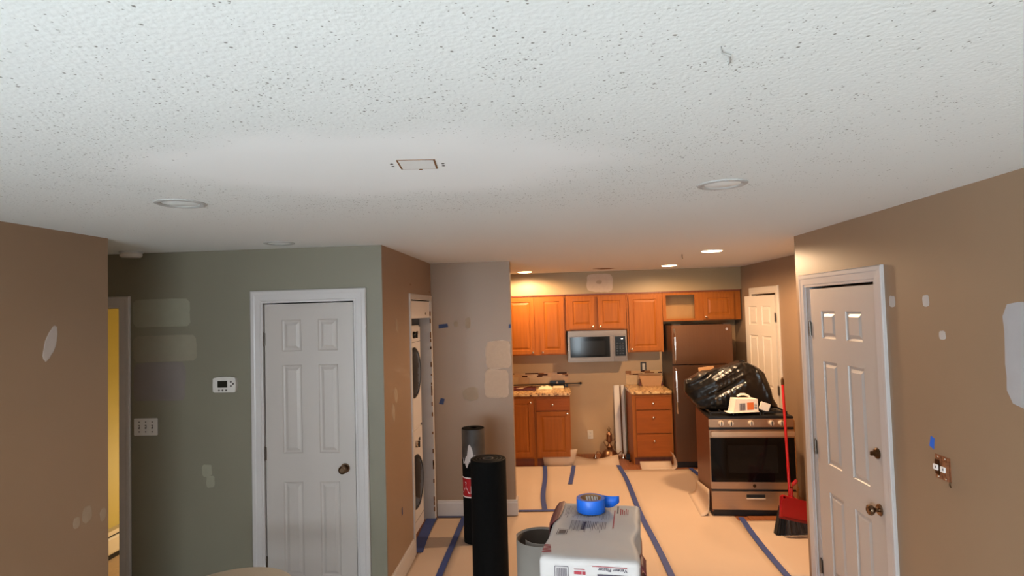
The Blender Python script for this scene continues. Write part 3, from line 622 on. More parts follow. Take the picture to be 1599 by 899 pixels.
for k in (-0.026, 0.024):
    MB().box(k - 0.019, k + 0.019, -0.008, -0.002, -0.052, 0.052, 0.002).build('strap', 'copper_box', sb)
    bd = MB().box(k - 0.014, k + 0.016, -0.014, -0.008, -0.034, 0.034, 0.002).build('switch_body', 'dark_bronze' if k < 0 else 'copper_box', sb)
    tg = MB().box(k - 0.015, k + 0.015, -0.022, -0.014, -0.014, 0.012, 0.002).build('toggle', 'print_white', sb)
    MB().box(k + 0.003, k + 0.009, -0.0226, -0.0219, -0.004, 0.006).build('toggle_slot', 'print_dark', tg)
    for z in (-0.045, 0.045): MB().lathe([(0.006, 0.008), (0.005, 0.0105), (0, 0.0105)], (k, 0, z), 10, 'y').build('screw', 'chrome', sb)
MB().tube([(0.048, -0.004, -0.05), (0.050, -0.008, -0.062), (0.050, -0.004, -0.075)], 0.003, 8).build('wire', 'dark_bronze', sb)
ou = empty('wall_outlet', (0.508, YK, 0.26), 0, 'ivory duplex outlet low on the wall in the range gap', 'outlet')
MB().box(-0.037, 0.037, -0.006, -0.0004, -0.058, 0.058, 0.003).build('plate', 'plastic_ivory', ou)
for z in (-0.02, 0.02): 
    f_ = MB().box(-0.016, 0.016, -0.008, -0.006, z - 0.014, z + 0.014, 0.003).build('socket', 'plastic_ivory', ou)
    MB().box(-0.008, -0.005, -0.0086, -0.0079, z - 0.006, z + 0.005).box(0.005, 0.008, -0.0086, -0.0079, z - 0.006, z + 0.005).build('slots', 'button_dark', f_)
bo = empty('bare_outlet', (1.252, YK, 1.155), 0, 'uncovered outlet in a dark box above the right counter', 'outlet')
MB().box(-0.042, -0.020, -0.004, -0.0004, -0.062, 0.062).box(0.020, 0.036, -0.004, -0.0004, -0.062, 0.062).box(-0.020, 0.020, -0.004, -0.0004, 0.045, 0.062).box(-0.020, 0.020, -0.004, -0.0004, -0.062, -0.045).build('box_edge', 'black_satin', bo)
MB().box(-0.017, 0.017, -0.010, -0.0004, -0.043, 0.043, 0.003).build('socket', 'plastic_ivory', bo)

# ---------------------------------------------------------------- kitchen cabinets
CAB_RINGS = [(0, 0), (0.004, 0.007), (0.010, 0.008), (0.034, 0.001), (0.037, 0.0005)]
def knob(parent, x, z, y=0.0):
    return MB().lathe([(0.007, 0.0), (0.006, 0.012), (0.013, 0.018), (0.016, 0.024), (0.012, 0.030), (0, 0.032)], (x, y, z), 16, 'y').build('knob', 'nickel_knob', parent, True)
def cab_door(root, x0, x1, z0, z1, y, kx, kz, m='cherry', st=0.055):
    w_, h_ = x1 - x0, z1 - z0; hole = (st, w_ - st, st, h_ - st)
    d = slab(w_, h_, 0.019, [hole]); d = d.build('door', m, root); d.location = (x0, y, z0)
    panel_rings(*hole, CAB_RINGS).build('panel', m, d, normals=False)
    MB().box(0, w_, -0.0012, 0.0, 0, 0.004).build('edge_bead', m, d); MB().box(0, w_, -0.0012, 0, h_ - 0.004, h_).build('edge_bead', m, d)
    if kx is not None: knob(d, kx - x0, kz - z0)
    return d
def drawer(root, x0, x1, z0, z1, y):
    d = MB().box(0, x1 - x0, 0, 0.019, 0, z1 - z0, 0.004).build('drawer', 'cherry_h', root, True); d.location = (x0, y, z0); knob(d, (x1 - x0) / 2, (z1 - z0) / 2 + (0.0 if z1 - z0 < 0.2 else 0.055)); return d
def carcass(x0, x1, y0, y1, z0, z1, opens, t=0.018):
    mb = MB().box(x0, x0 + t, y0 + 0.02, y1, z0, z1).box(x1 - t, x1, y0 + 0.02, y1, z0, z1).box(x0 + t, x1 - t, y0 + 0.02, y1, z0, z0 + t).box(x0 + t, x1 - t, y0 + 0.02, y1, z1 - t, z1)
    xs = sorted({x0, x1} | {q for a in opens for q in a[:2]}); zs = sorted({z0, z1} | {q for a in opens for q in a[2:]})
    for i in range(len(xs) - 1):
        for j in range(len(zs) - 1):
            cx, cz = (xs[i] + xs[i + 1]) / 2, (zs[j] + zs[j + 1]) / 2
            if any(a[0] < cx < a[1] and a[2] < cz < a[3] for a in opens): continue
            mb.box(xs[i], xs[i + 1], y0, y0 + 0.02, zs[j], zs[j + 1])
    return mb
def wall_cab(x0, x1, z0, z1, doors, opens, label):
    r = empty('wall_cabinet', (x0, YS, z0), 0, label, 'cabinet', 'kitchen wall cabinets'); W, HH = x1 - x0, z1 - z0
    carcass(0, W, 0, YK - YS - 0.003, 0, HH, [(a - x0, b - x0, c - z0, e - z0) for a, b, c, e in opens]).build('body', 'cherry', r)
    MB().box(0.018, W - 0.018, YK - YS - 0.012, YK - YS - 0.004, 0.018, HH - 0.018).build('back_board', 'cab_inside', r)
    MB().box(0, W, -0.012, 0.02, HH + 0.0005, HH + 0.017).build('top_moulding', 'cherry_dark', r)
    for a, b, c, e, kx, kz in doors: cab_door(r, a - x0, b - x0, c - z0, e - z0, -0.0195, kx - x0, kz - z0)
    return r
ZT = 2.134
wall_cab(-0.60, 0.213, 1.365, ZT, [(-0.56, -0.198, 1.382, 2.118, -0.225, 1.405), (-0.122, 0.193, 1.382, 2.118, -0.095, 1.405)], [], 'two door wall cabinet left of the microwave')
wall_cab(0.217, 1.003, 1.674, ZT, [(0.255, 0.592, 1.695, 2.112, 0.565, 1.725), (0.638, 0.978, 1.695, 2.112, 0.665, 1.725)], [], 'short two door wall cabinet above the microwave')
wall_cab(1.007, 1.468, 1.375, ZT, [(1.034, 1.443, 1.392, 2.112, 1.06, 1.42)], [], 'single door wall cabinet right of the microwave')
wall_cab(1.472, 2.462, 1.765, ZT, [(1.985, 2.372, 1.780, 2.106, 2.012, 1.81)], [(1.515, 1.880, 1.795, 2.100)], 'short wall cabinet above the fridge with one door missing')
def base_cab(x0, x1, label):
    r = empty('base_cabinet', (x0, 7.442, 0), 0, label, 'cabinet', 'kitchen base cabinets'); W = x1 - x0
    MB().box(0, 0.018, 0.02, YK - 7.445, 0.0, 0.875).box(W - 0.018, W, 0.02, YK - 7.445, 0.0, 0.875).box(0.018, W - 0.018, 0.02, YK - 7.445, 0.1, 0.118).box(0, W, 0, 0.02, 0.095, 0.875).build('body', 'cherry', r)
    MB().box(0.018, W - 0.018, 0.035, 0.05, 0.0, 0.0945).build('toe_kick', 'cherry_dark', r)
    return r
b1 = base_cab(-1.15, -0.222, 'cherry base cabinet at the left, partly hidden by the stub wall')
cab_door(b1, 0.56, 0.912, 0.118, 0.842, -0.0195, 0.885, 0.80); cab_door(b1, 0.04, 0.52, 0.118, 0.842, -0.0195, 0.06, 0.80)
b2 = base_cab(-0.219, 0.228, 'cherry base cabinet with one drawer above a door')
drawer(b2, 0.022, 0.434, 0.694, 0.842, -0.0195); cab_door(b2, 0.022, 0.434, 0.118, 0.682, -0.0195, 0.41, 0.655)
b3 = base_cab(0.998, 1.488, 'cherry base cabinet with three stacked drawers beside the fridge')
for z0, z1 in ((0.686, 0.84), (0.393, 0.676), (0.108, 0.384)): drawer(b3, 0.042, 0.470, z0, z1, -0.0195)
ct = MB().box(-1.2, 0.246, 7.405, YK - 0.003, 0.878, 0.916, 0.006).build('countertop', 'granite'); tag(ct, 'speckled tan granite countertop left of the range gap', 'countertop')
ct = MB().box(0.980, 1.486, 7.405, YK - 0.003, 0.878, 0.916, 0.006).build('countertop', 'granite'); tag(ct, 'short granite countertop beside the fridge', 'countertop')
# backsplash tiles, each its own piece on the back wall
random.seed(11)
def tile_field(x0, x1):
    x = x0
    while x < x1 - 0.01:
        e = min(x + 0.152, x1); MB().box(x + 0.001, e - 0.001, YK - 0.009, YK - 0.0004, 0.918, 1.046).build('tile', random.choice(['tile_tan', 'tile_tan_pale', 'tile_tan']), wk); x = e
    for row in range(3):
        x = x0; z = 1.048 + row * 0.0185
        while x < x1 - 0.005:
            e = min(x + random.choice([0.05, 0.075, 0.1, 0.13]), x1)
            MB().box(x + 0.001, e - 0.001, YK - 0.008, YK - 0.0004, z, z + 0.017).build('mosaic_tile', random.choice(['mosaic_dark', 'mosaic_mid', 'mosaic_light', 'tile_tan', 'tile_tan']), wk); x = e
tile_field(-0.60, 0.235); tile_field(1.005, 1.49)

# ---------------------------------------------------------------- microwave
mw = empty('microwave', (0.232, 7.655, 1.268), 0, 'stainless over range microwave with black glass door', 'microwave')
MB().box(0, 0.757, 0.03, YK - 7.655 - 0.003, 0, 0.402).build('body', 'fridge_black', mw)
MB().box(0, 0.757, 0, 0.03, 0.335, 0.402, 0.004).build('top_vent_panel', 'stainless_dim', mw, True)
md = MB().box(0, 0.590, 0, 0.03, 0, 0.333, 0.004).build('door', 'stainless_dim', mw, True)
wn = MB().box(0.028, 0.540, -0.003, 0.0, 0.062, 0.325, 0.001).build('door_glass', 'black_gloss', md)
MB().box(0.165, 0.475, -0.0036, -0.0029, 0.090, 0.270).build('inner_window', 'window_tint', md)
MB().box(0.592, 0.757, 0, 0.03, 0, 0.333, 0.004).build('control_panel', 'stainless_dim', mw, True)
cp = MB().box(0.604, 0.738, -0.003, 0.0, 0.070, 0.322, 0.001).build('control_glass', 'black_gloss', mw)
mat('display_lit', (220, 220, 225), 0.4, emit=0.6)
MB().box(0.682, 0.708, -0.0036, -0.0029, 0.285, 0.300).build('display', 'display_lit', mw)
for i in range(3):
    for j in range(5): MB().box(0.622 + i * 0.036, 0.646 + i * 0.036, -0.0036, -0.0029, 0.095 + j * 0.032, 0.112 + j * 0.032).build('key', 'black_satin', mw)
MB().box(-0.0005, 0.0, 0.002, 0.028, 0.01, 0.39).build('side_trim', 'chrome', mw)

# ---------------------------------------------------------------- fridge
fr = empty('refrigerator', (1.488, 7.28, 0), 0, 'stainless top freezer refrigerator with black sides', 'refrigerator')
MB().box(0.006, 0.712, 0.07, 0.72, 0.04, 1.715).build('body', 'fridge_black', fr)
dz = MB().box(0, 0.718, 0, 0.062, 1.246, 1.722, 0.008).build('freezer_door', 'stainless_v', fr, True)
dl = MB().box(0, 0.718, 0, 0.062, 0.075, 1.236, 0.008).build('fridge_door', 'stainless_v', fr, True)
MB().box(0.012, 0.706, 0.062, 0.07, 0.08, 1.715).build('door_gasket', 'black_satin', fr)
MB().box(0.01, 0.708, 0.035, 0.10, 0.0, 0.072).build('toe_grille', 'black_satin', fr)
MB().tube([(0.030, 0.0, 1.27), (0.026, -0.035, 1.30), (0.026, -0.048, 1.42), (0.026, -0.045, 1.58), (0.030, 0.0, 1.68)], 0.011, 10).build('handle', 'chrome', dz, True)
MB().tube([(0.030, 0.0, 1.20), (0.026, -0.038, 1.17), (0.026, -0.050, 1.02), (0.026, -0.048, 0.80), (0.030, 0.0, 0.66)], 0.011, 10).build('handle', 'chrome', dl, True)
MB().lathe([(0.017, 0), (0.016, 0.003), (0, 0.003)], (0.655, 0, 1.665), 20, 'y').build('badge', 'chrome', dz, True)
MB().box(0.02, 0.12, 0.02, 0.10, 1.722, 1.735, 0.004).build('hinge_cover', 'fridge_black', fr)
MB().box(0.62, 0.70, 0.02, 0.10, 1.722, 1.735, 0.004).build('hinge_cover', 'fridge_black', fr)

# ---------------------------------------------------------------- range
rg = empty('range', (1.458, 5.63, 0), R(-3.2), 'freestanding stainless gas range pulled out into the kitchen', 'range')
MB().box(0.003, 0.754, 0.03, 0.66, 0.035, 0.895).build('body', 'range_side', rg)
MB().box(0.0, 0.757, 0.0, 0.665, 0.896, 0.918, 0.006).build('cooktop', 'black_satin', rg)
MB().box(0.0, 0.757, -0.004, 0.03, 0.818, 0.894, 0.005).build('control_panel', 'stainless', rg, True)
MB().box(0.0, 0.757, 0.006, 0.03, 0.797, 0.817).build('gap_strip', 'black_satin', rg)
for x in (0.108, 0.196, 0.376, 0.556, 0.643):
    k = MB().lathe([(0.025, 0.004), (0.025, 0.012), (0.021, 0.030), (0.019, 0.034), (0, 0.034)], (x, 0, 0.857), 20, 'y').build('knob', 'knob_silver', rg, True)
    MB().box(x - 0.004, x + 0.004, -0.042, -0.030, 0.836, 0.878, 0.002).build('knob_grip', 'fridge_black', k)
od = MB().box(0.0, 0.757, -0.006, 0.03, 0.250, 0.795, 0.006).build('oven_door', 'stainless', rg, True)
og = MB().box(0.004, 0.753, -0.010, -0.006, 0.318, 0.722, 0.001).build('oven_glass', 'black_gloss', od)
MB().box(0.16, 0.60, -0.0106, -0.0099, 0.40, 0.655).build('oven_window', 'window_tint', od)
MB().box(0.010, 0.747, -0.052, -0.030, 0.742, 0.786, 0.006).build('handle', 'handle_steel', od, True)
for x in (0.03, 0.70): MB().box(x, x + 0.03, -0.032, -0.005, 0.750, 0.778).build('handle_post', 'stainless', od)
MB().lathe([(0.016, 0.006), (0.015, 0.008), (0, 0.008)], (0.385, 0, 0.283), 20, 'y').build('badge', 'dark_bronze', od)
MB().box(0.004, 0.753, 0.012, 0.03, 0.232, 0.249).build('seam', 'black_satin', rg)
dw = MB().box(0.0, 0.757, -0.006, 0.03, 0.062, 0.231, 0.006).build('storage_drawer', 'stainless', rg, True)
MB().box(0.31, 0.475, -0.0075, -0.0058, 0.172, 0.204).build('handle_recess', 'black_satin', dw)
MB().box(0.308, 0.477, -0.014, -0.006, 0.162, 0.174, 0.002).build('handle_lip', 'knob_silver', dw)
MB().box(0.02, 0.737, 0.025, 0.06, 0.0, 0.06).build('kick_plate', 'black_satin', rg)
for gx in (0.03, 0.27, 0.51):
    g = MB()
    for y in (0.08, 0.33, 0.58): g.box(gx, gx + 0.22, y, y + 0.012, 0.935, 0.947)
    for x in (gx, gx + 0.104, gx + 0.208): g.box(x, x + 0.012, 0.08, 0.592, 0.935, 0.947)
    for x in (gx, gx + 0.208):
        for y in (0.08, 0.58): g.box(x, x + 0.012, y, y + 0.012, 0.918, 0.936)
    g.build('burner_grate', 'grate_iron', rg)
tag(MB().box(1.76, 2.38, 5.50, 5.60, 0.0005, 0.011, 0.002).build('floor_board', 'wood_floor'), 'thin brown wooden board on the floor before the range', 'board')

# trash bag heaped over the cooktop, hanging past the left side
def trash_bag():
    top = [(1.335, 1.12), (1.345, 1.215), (1.40, 1.225), (1.47, 1.268), (1.55, 1.285), (1.66, 1.315), (1.78, 1.345), (1.88, 1.385), (1.93, 1.375), (2.02, 1.335), (2.09, 1.275), (2.125, 1.19), (2.14, 1.08), (2.17, 1.01), (2.20, 0.972)]
    bot = [(1.335, 1.10), (1.36, 1.06), (1.41, 1.0), (1.455, 0.952), (1.50, 0.950), (2.20, 0.950)]
    def interp(tb, x):
        for (a, b), (c, e) in zip(tb, tb[1:]):
            if a <= x <= c: return b + (e - b) * (x - a) / (c - a)
        return tb[-1][1]
    nu, nv = 130, 64; g = []
    for i in range(nu + 1):
        x = 1.336 + (2.199 - 1.336) * i / nu; t, b = interp(top, x), interp(bot, x)
        env = min(1.0, (x - 1.33) / 0.25) ** 0.5 * min(1.0, (2.23 - x) / 0.12) ** 0.5
        row = []
        for j in range(nv + 1):
            a = PI * j / nv
            # from the front foot over the ridge to the rear foot
            z = b + (t - b) * math.sin(a) ** 0.75
            y = 6.03 - math.copysign(abs(math.cos(a)) ** 0.8, math.cos(a)) * 0.20 * env
            pl = (x - 1.34) * 0.50 - (z - 1.0)              # pleats run up to the knot on the right
            dg = max(0.0, min(1.0, (1.95 - x) / 0.15))
            rg_ = dg * ((1 - abs(noise.noise(Vector((pl * 11, y * 1.2 + x * 0.5, 3.0))))) ** 4 * 0.05 + (1 - abs(noise.noise(Vector((pl * 24, y * 1.5, 8.0))))) ** 4 * 0.018)
            rg_ += (1 - dg) * (1 - abs(noise.noise(Vector((x * 9 + z * 2.5, y * 1.5, 5.0))))) ** 3 * 0.035
            rg_ += 0.022 * noise.noise(Vector((x * 6, y * 6, z * 6))) + 0.008 * noise.noise(Vector((x * 24, y * 24, z * 24)))
            wgt = math.sin(a) ** 0.5 * env
            row.append((x, y - rg_ * wgt * (1 if j < nv / 2 else -1), max(z + rg_ * wgt * 0.35, b)))
        g.append(row)
    mb = MB().sheet(g); n = (nv + 1)
    mb.f += [(i * n, (i + 1) * n, (i + 1) * n + nv, i * n + nv) for i in range(nu)]
    mb.f += [tuple(range(n)), tuple(nu * n + k for k in range(n))[::-1]]
    r = empty('trash_bag', (1.8, 6.0, 0.95), 0, 'shiny black plastic trash bag heaped on the range top', 'bag')
    mb.v = [(x - 1.8, y - 6.0, z - 0.95) for x, y, z in mb.v]
    mb.build('bag_film', 'trash_bag', r, 'all')
    return r
tb = trash_bag()
MB().lathe([(0.02, -0.02), (0.035, 0.0), (0.022, 0.03), (0.03, 0.05), (0.0, 0.06)], (0.10, 0.0, 0.395), 12).build('knotted_top', 'trash_bag', tb, True)
cb = tag(MB().box(0, 0.05, 0, 0.012, 0, 0.20).xf(Matrix.Translation((2.105, 6.262, 0.95)) @ Matrix.Rotation(R(4), 4, 'Y') @ Matrix.Scale(1.45, 4, (0, 0, 1))).build('cardboard_piece', 'cardboard'), 'brown cardboard strip standing behind the trash bag at right', 'cardboard')
cb2 = tag(MB().box(0, 0.16, 0, 0.008, 0, 0.36).xf(Matrix.Translation((1.575, 6.27, 0.95)) @ Matrix.Rotation(R(-6), 4, 'Y')).build('cardboard_piece', 'cardboard'), 'brown cardboard sheet peeking over the trash bag at left', 'cardboard')
# white carton with a carrying handle
ca = empty('carton', (1.80, 5.705, 0.9485), R(10), 'small white printed carton with carry handle on the range', 'carton')
MB().prism([(-0.125, 0.0045), (0.12, 0.0045), (0.117, 0.118), (-0.098, 0.128)], -0.06, 0.05, 'xz').build('box_body', 'carton_white', ca)
MB().box(-0.17, 0.125, -0.07, 0.05, 0.0, 0.004).build('base_flap', 'carton_white', ca)
hd = MB()
for sgn in (0,): hd.tube([(-0.045, 0, 0.118), (-0.05, 0, 0.145), (-0.02, 0, 0.160), (0.02, 0, 0.158), (0.06, 0, 0.140), (0.075, 0, 0.112)], 0.011, 10)
hd.build('carry_handle', 'carton_white', ca, True)
MB().box(0.01, 0.075, -0.0612, -0.0602, 0.022, 0.090).build('orange_print', 'print_orange', ca)
for i in range(9): MB().box(-0.065 + i * 0.0065, -0.062 + i * 0.0065 + 0.001 * (i % 3), -0.0612, -0.0602, 0.02, 0.085).build('barcode_bar', 'print_dark', ca)
for i in range(4): MB().box(0.082, 0.106, -0.0612, -0.0602, 0.028 + i * 0.014, 0.034 + i * 0.014).build('print_line', 'print_grey', ca)
tag(MB().box(-0.045, 0.045, -0.012, 0.012, 0, 0.075, 0.003).xf(Matrix.Translation((1.99, 5.715, 0.952)) @ Matrix.Rotation(R(20), 4, 'Y')).build('white_block', 'carton_white'), 'white flat block leaning beside the carton', 'block')

# ---------------------------------------------------------------- broom, dustpan, pole
br = empty('broom', (2.0, 5.20, 0), 0, 'red handled broom with dark bristles leaning at the range', 'broom')
MB().tube([(0.0, 0.0, 0.30), (0.085, 0.27, 1.22)], 0.012, 12).build('handle', 'red_plastic', br, True)
MB().tube([(0.085, 0.27, 1.22), (0.0887, 0.2817, 1.26), (0.091, 0.289, 1.285)], [0.0135, 0.0135, 0.006], 12).build('hanging_tip', 'dark_bronze', br, True)
MB().prism([(-0.05, 0.30), (0.045, 0.30), (0.075, 0.22), (-0.085, 0.22)], -0.03, 0.03, 'xz').build('head', 'red_dark', br)
def bristles(x0t, x1t, x0b, x1b, zb0, zb1, m, y0=-0.03, y1=0.035):
    n = 14; g = []
    front = [[(x0t + (x1t - x0t) * i / n, y0 + 0.004 * math.sin(i * 2.1), 0.225) for i in range(n + 1)], [(x0b + (x1b - x0b) * i / n, y0 - 0.02 + 0.006 * math.sin(i * 1.7), zb0 + (zb1 - zb0) * i / n) for i in range(n + 1)]]
    back = [[(p[0], y1 - (y0 - p[1]), p[2]) for p in r_] for r_ in front]
    mb = MB().sheet(front).sheet(back)
    for r_ in ((front[1], back[1]), (front[0], back[0])): mb.sheet([r_[0], r_[1]])
    mb.add([front[0][0], front[1][0], back[1][0], back[0][0]], [(0, 1, 2, 3)]).add([front[0][-1], front[1][-1], back[1][-1], back[0][-1]], [(0, 1, 2, 3)])
    return mb.build('bristles', m, br)
bristles(-0.085, -0.045, -0.145, -0.07, 0.003, 0.006, 'bristle_black'); bristles(-0.045, 0.06, -0.07, 0.13, 0.006, 0.02, 'bristle_dark'); bristles(0.06, 0.075, 0.13, 0.17, 0.02, 0.03, 'bristle_black')
dp = empty('dustpan', (2.0, 5.14, 0.16), 0, 'red dustpan clipped upright to the broom', 'dustpan')
MB().prism([(-0.118, 0.012), (0.135, -0.045), (0.128, 0.125), (-0.085, 0.188), (-0.108, 0.175)], -0.012, 0.0, 'xz').build('pan', 'red_plastic', dp)
MB().prism([(-0.122, -0.004), (0.138, -0.062), (0.136, -0.042), (-0.120, 0.014)], -0.018, 0.002, 'xz').build('lip', 'red_dark', dp)
MB().prism([(-0.118, 0.012), (-0.100, 0.010), (-0.070, 0.176), (-0.092, 0.186)], -0.03, -0.0125, 'xz').build('side_wall', 'red_plastic', dp)
MB().prism([(-0.09, 0.168), (0.128, 0.108), (0.130, 0.126), (-0.086, 0.190)], -0.03, -0.0125, 'xz').build('rear_wall', 'red_plastic', dp)
MB().tube([(-0.01, -0.006, 0.165), (-0.012, -0.006, 0.24), (0.008, -0.006, 0.275), (0.036, -0.006, 0.308)], [0.013, 0.012, 0.015, 0.014], 10).build('handle', 'red_plastic', dp, True)
po = empty('wooden_pole', (2.255, 5.72, 0), 0, 'tan wooden pole standing between range and wall corner', 'pole')
MB().tube([(0.0, 0.0, 0.0), (-0.005, 0.0, 0.86)], 0.022, 12).build('shaft', 'oak_pole', po, True)
MB().lathe([(0.024, 0.20), (0.029, 0.21), (0.029, 0.225), (0.024, 0.235)], (0, 0, 0), 14).build('ferrule', 'oak_pole', po, True)

# ---------------------------------------------------------------- things on the left counter
tag(MB().tube([(-0.62, 7.955, 0.952), (0.385, 7.98, 0.958)], 0.008, 10).lathe([(0.0, -0.02), (0.014, -0.012), (0.018, 0.0), (0.012, 0.014), (0.0, 0.018)], (0.395, 7.98, 0.958), 14, 'x').lathe([(0.012, 0), (0.012, 0.02)], (0.362, 7.979, 0.958), 12, 'x').box(-0.55, -0.53, 7.945, 7.965, 0.917, 0.946).box(0.20, 0.22, 7.966, 7.986, 0.917, 0.95).build('curtain_rod', 'black_satin', None, True), 'black curtain rod with ball end reaching past the counter', 'curtain rod')
def crumple(name, m, c, wd, dp_, ht_, seed, label, cat):
    n = 18; g = []
    for i in range(n + 1):
        row = []
        for j in range(n + 1):
            a, b = 2 * i / n - 1, 2 * j / n - 1; e = max(0, 1 - a ** 4) * max(0, 1 - b ** 4)
            row.append((c[0] + a * wd / 2, c[1] + b * dp_ / 2, c[2] + ht_ * e * (0.65 + 0.5 * noise.noise(Vector((a * 2.3 + seed, b * 2.3, seed)))) + 0.0012))
        g.append(row)
    return tag(MB().sheet(g).build(name, m, None, 'all', solid=0.001), label, cat)
crumple('crumpled_paper', 'paper_white', (-0.075, 7.80, 0.916), 0.20, 0.16, 0.05, 4, 'crumpled cream paper on the left counter', 'paper')
tag(MB().box(0.02, 0.165, 7.80, 7.90, 0.917, 0.945, 0.006).build('white_tile', 'paper_white'), 'flat cream block on the left counter beside crumpled paper', 'block')
ty = empty('tray', (-0.34, 7.76, 0.916), 0, 'dark red tray with small tools by the stub wall', 'tray')
MB().box(-0.17, 0.14, -0.11, 0.11, 0.0012, 0.012, 0.003).box(-0.17, 0.14, -0.11, -0.10, 0.012, 0.03).box(-0.17, 0.14, 0.10, 0.11, 0.012, 0.03).box(-0.17, -0.16, -0.1, 0.1, 0.012, 0.03).box(0.13, 0.14, -0.1, 0.1, 0.012, 0.03).build('dish', 'tray_red', ty)
MB().tube([(-0.1, -0.02, 0.02), (0.02, 0.03, 0.032), (0.10, 0.0, 0.045), (0.10, -0.04, 0.03)], 0.008, 8).build('handle', 'lamp_brass', ty, True)
MB().box(-0.12, -0.02, -0.085, -0.04, 0.012, 0.026, 0.003).build('scraper', 'paper_white', ty)
sk = empty('small_speaker', (0.085, 7.995, 0.965), 0, 'small black gadget behind the curtain rod', 'gadget')
MB().box(-0.10, 0.10, 0.0, 0.04, -0.048, 0.032, 0.006).build('body', 'black_satin', sk, True)
MB().lathe([(0.016, 0), (0.014, 0.006), (0, 0.004)], (-0.005, 0, 0.008), 16, 'y').build('dial', 'stainless', sk, True)
cbx = empty('cardboard_tray', (1.30, 7.90, 0.9165), 0, 'open tan cardboard tray on the right counter', 'box')
MB().prism([(-0.10, 0), (0.14, 0), (0.17, 0.13), (-0.13, 0.13)], -0.02, 0.0, 'xz').build('front_panel', 'cardboard', cbx)
MB().prism([(-0.10, 0), (0.14, 0), (0.17, 0.145), (-0.13, 0.145)], 0.11, 0.115, 'xz').build('back_panel', 'cardboard', cbx)
MB().box(-0.10, 0.14, 0.0, 0.11, 0, 0.004).build('bottom_panel', 'cardboard', cbx)
MB().prism([(-0.135, 0.001), (-0.11, 0.001), (-0.13, 0.08)], 0.0, 0.1, 'xz').build('left_flap', 'tray_red', cbx)
MB().prism([(0.15, 0.001), (0.175, 0.001), (0.165, 0.06)], 0.0, 0.1, 'xz').build('right_flap', 'tray_red', cbx)

# ---------------------------------------------------------------- range gap: boards, dismantled chandelier, small things
def lean(name, m, x0, x1, th_, label, h=0.915, yb=7.955, rz=0.0):
    ang = math.atan2(YK - 0.006 - yb - th_, h); 
    mb = MB().box(0, x1 - x0, 0, th_, 0, h / math.cos(ang) - 0.0, 0.002).xf(Matrix.Translation((x0, yb, 0.001 + th_ * 0.0)) @ Matrix.Rotation(-ang, 4, 'X'))
    return tag(mb.build(name, m), label, 'board', 'boards leaning in the range gap')
lean('leaning_board', 'board_white', 0.838, 0.912, 0.018, 'wider white board leaning in the range gap')
lean('leaning_board', 'dust_brown', 0.916, 0.932, 0.012, 'thin brown strip between two leaning white boards', 0.90)
lean('leaning_board', 'board_white', 0.936, 0.974, 0.016, 'narrow white board leaning next to the drawer cabinet')
ch = empty('chandelier', (0.735, 7.80, 0), 0, 'dismantled brass chandelier standing on the floor in the range gap', 'chandelier'); ch.scale = (1.15, 1.15, 1.15)
MB().lathe([(0.115, 0.0), (0.11, 0.015), (0.095, 0.045), (0.07, 0.085), (0.04, 0.105), (0.0, 0.11)], (0, 0, 0), 28).build('canopy', 'lamp_brass', ch, True)
MB().lathe([(0.016, 0.105), (0.03, 0.118), (0.034, 0.135), (0.018, 0.155), (0.012, 0.175), (0.03, 0.19), (0.034, 0.215), (0.03, 0.26), (0.034, 0.268), (0.026, 0.285), (0.010, 0.30)], (0, 0, 0), 22).build('column', 'lamp_brass', ch, True)
MB().tube([(0.0, 0, 0.295), (-0.014, 0, 0.325), (0.0, 0, 0.355), (0.012, 0, 0.335), (0.004, 0, 0.30)], 0.004, 8).build('hanging_loop', 'dark_bronze', ch, True)
for s_, rch in ((-1, 0.165), (1, 0.145)):
    MB().tube([(0.02 * s_, -0.03, 0.11), (0.065 * s_, -0.03, 0.19), (0.05 * s_, -0.03, 0.225), (0.035 * s_, -0.03, 0.20)], 0.005, 8).build('scroll', 'lamp_brass', ch, True)
    MB().tube([(0.09 * s_, -0.03, 0.05), (0.12 * s_, -0.04, 0.085), (0.145 * s_, -0.04, 0.085), (rch * s_, -0.04, 0.05)], 0.005, 8).build('arm', 'lamp_brass', ch, True)
    MB().lathe([(0.026, 0.0), (0.028, 0.012), (0.020, 0.034), (0.010, 0.050), (0.006, 0.06)], (rch * s_, -0.04, 0.0015), 18).build('socket_cup', 'chrome', ch, True)
sm2 = empty('plug_adapter', (0.958, 7.72, 0), 0, 'small black power adapter on the floor by the drawer cabinet', 'adapter')
MB().box(-0.022, 0.026, -0.03, 0.03, 0.001, 0.075, 0.006).build('housing', 'black_satin', sm2, True)
MB().tube([(0.0, -0.03, 0.02), (0.01, -0.06, 0.004), (0.03, -0.09, 0.004), (0.0, -0.12, 0.004)], 0.004, 8).build('cord', 'black_satin', sm2, True)

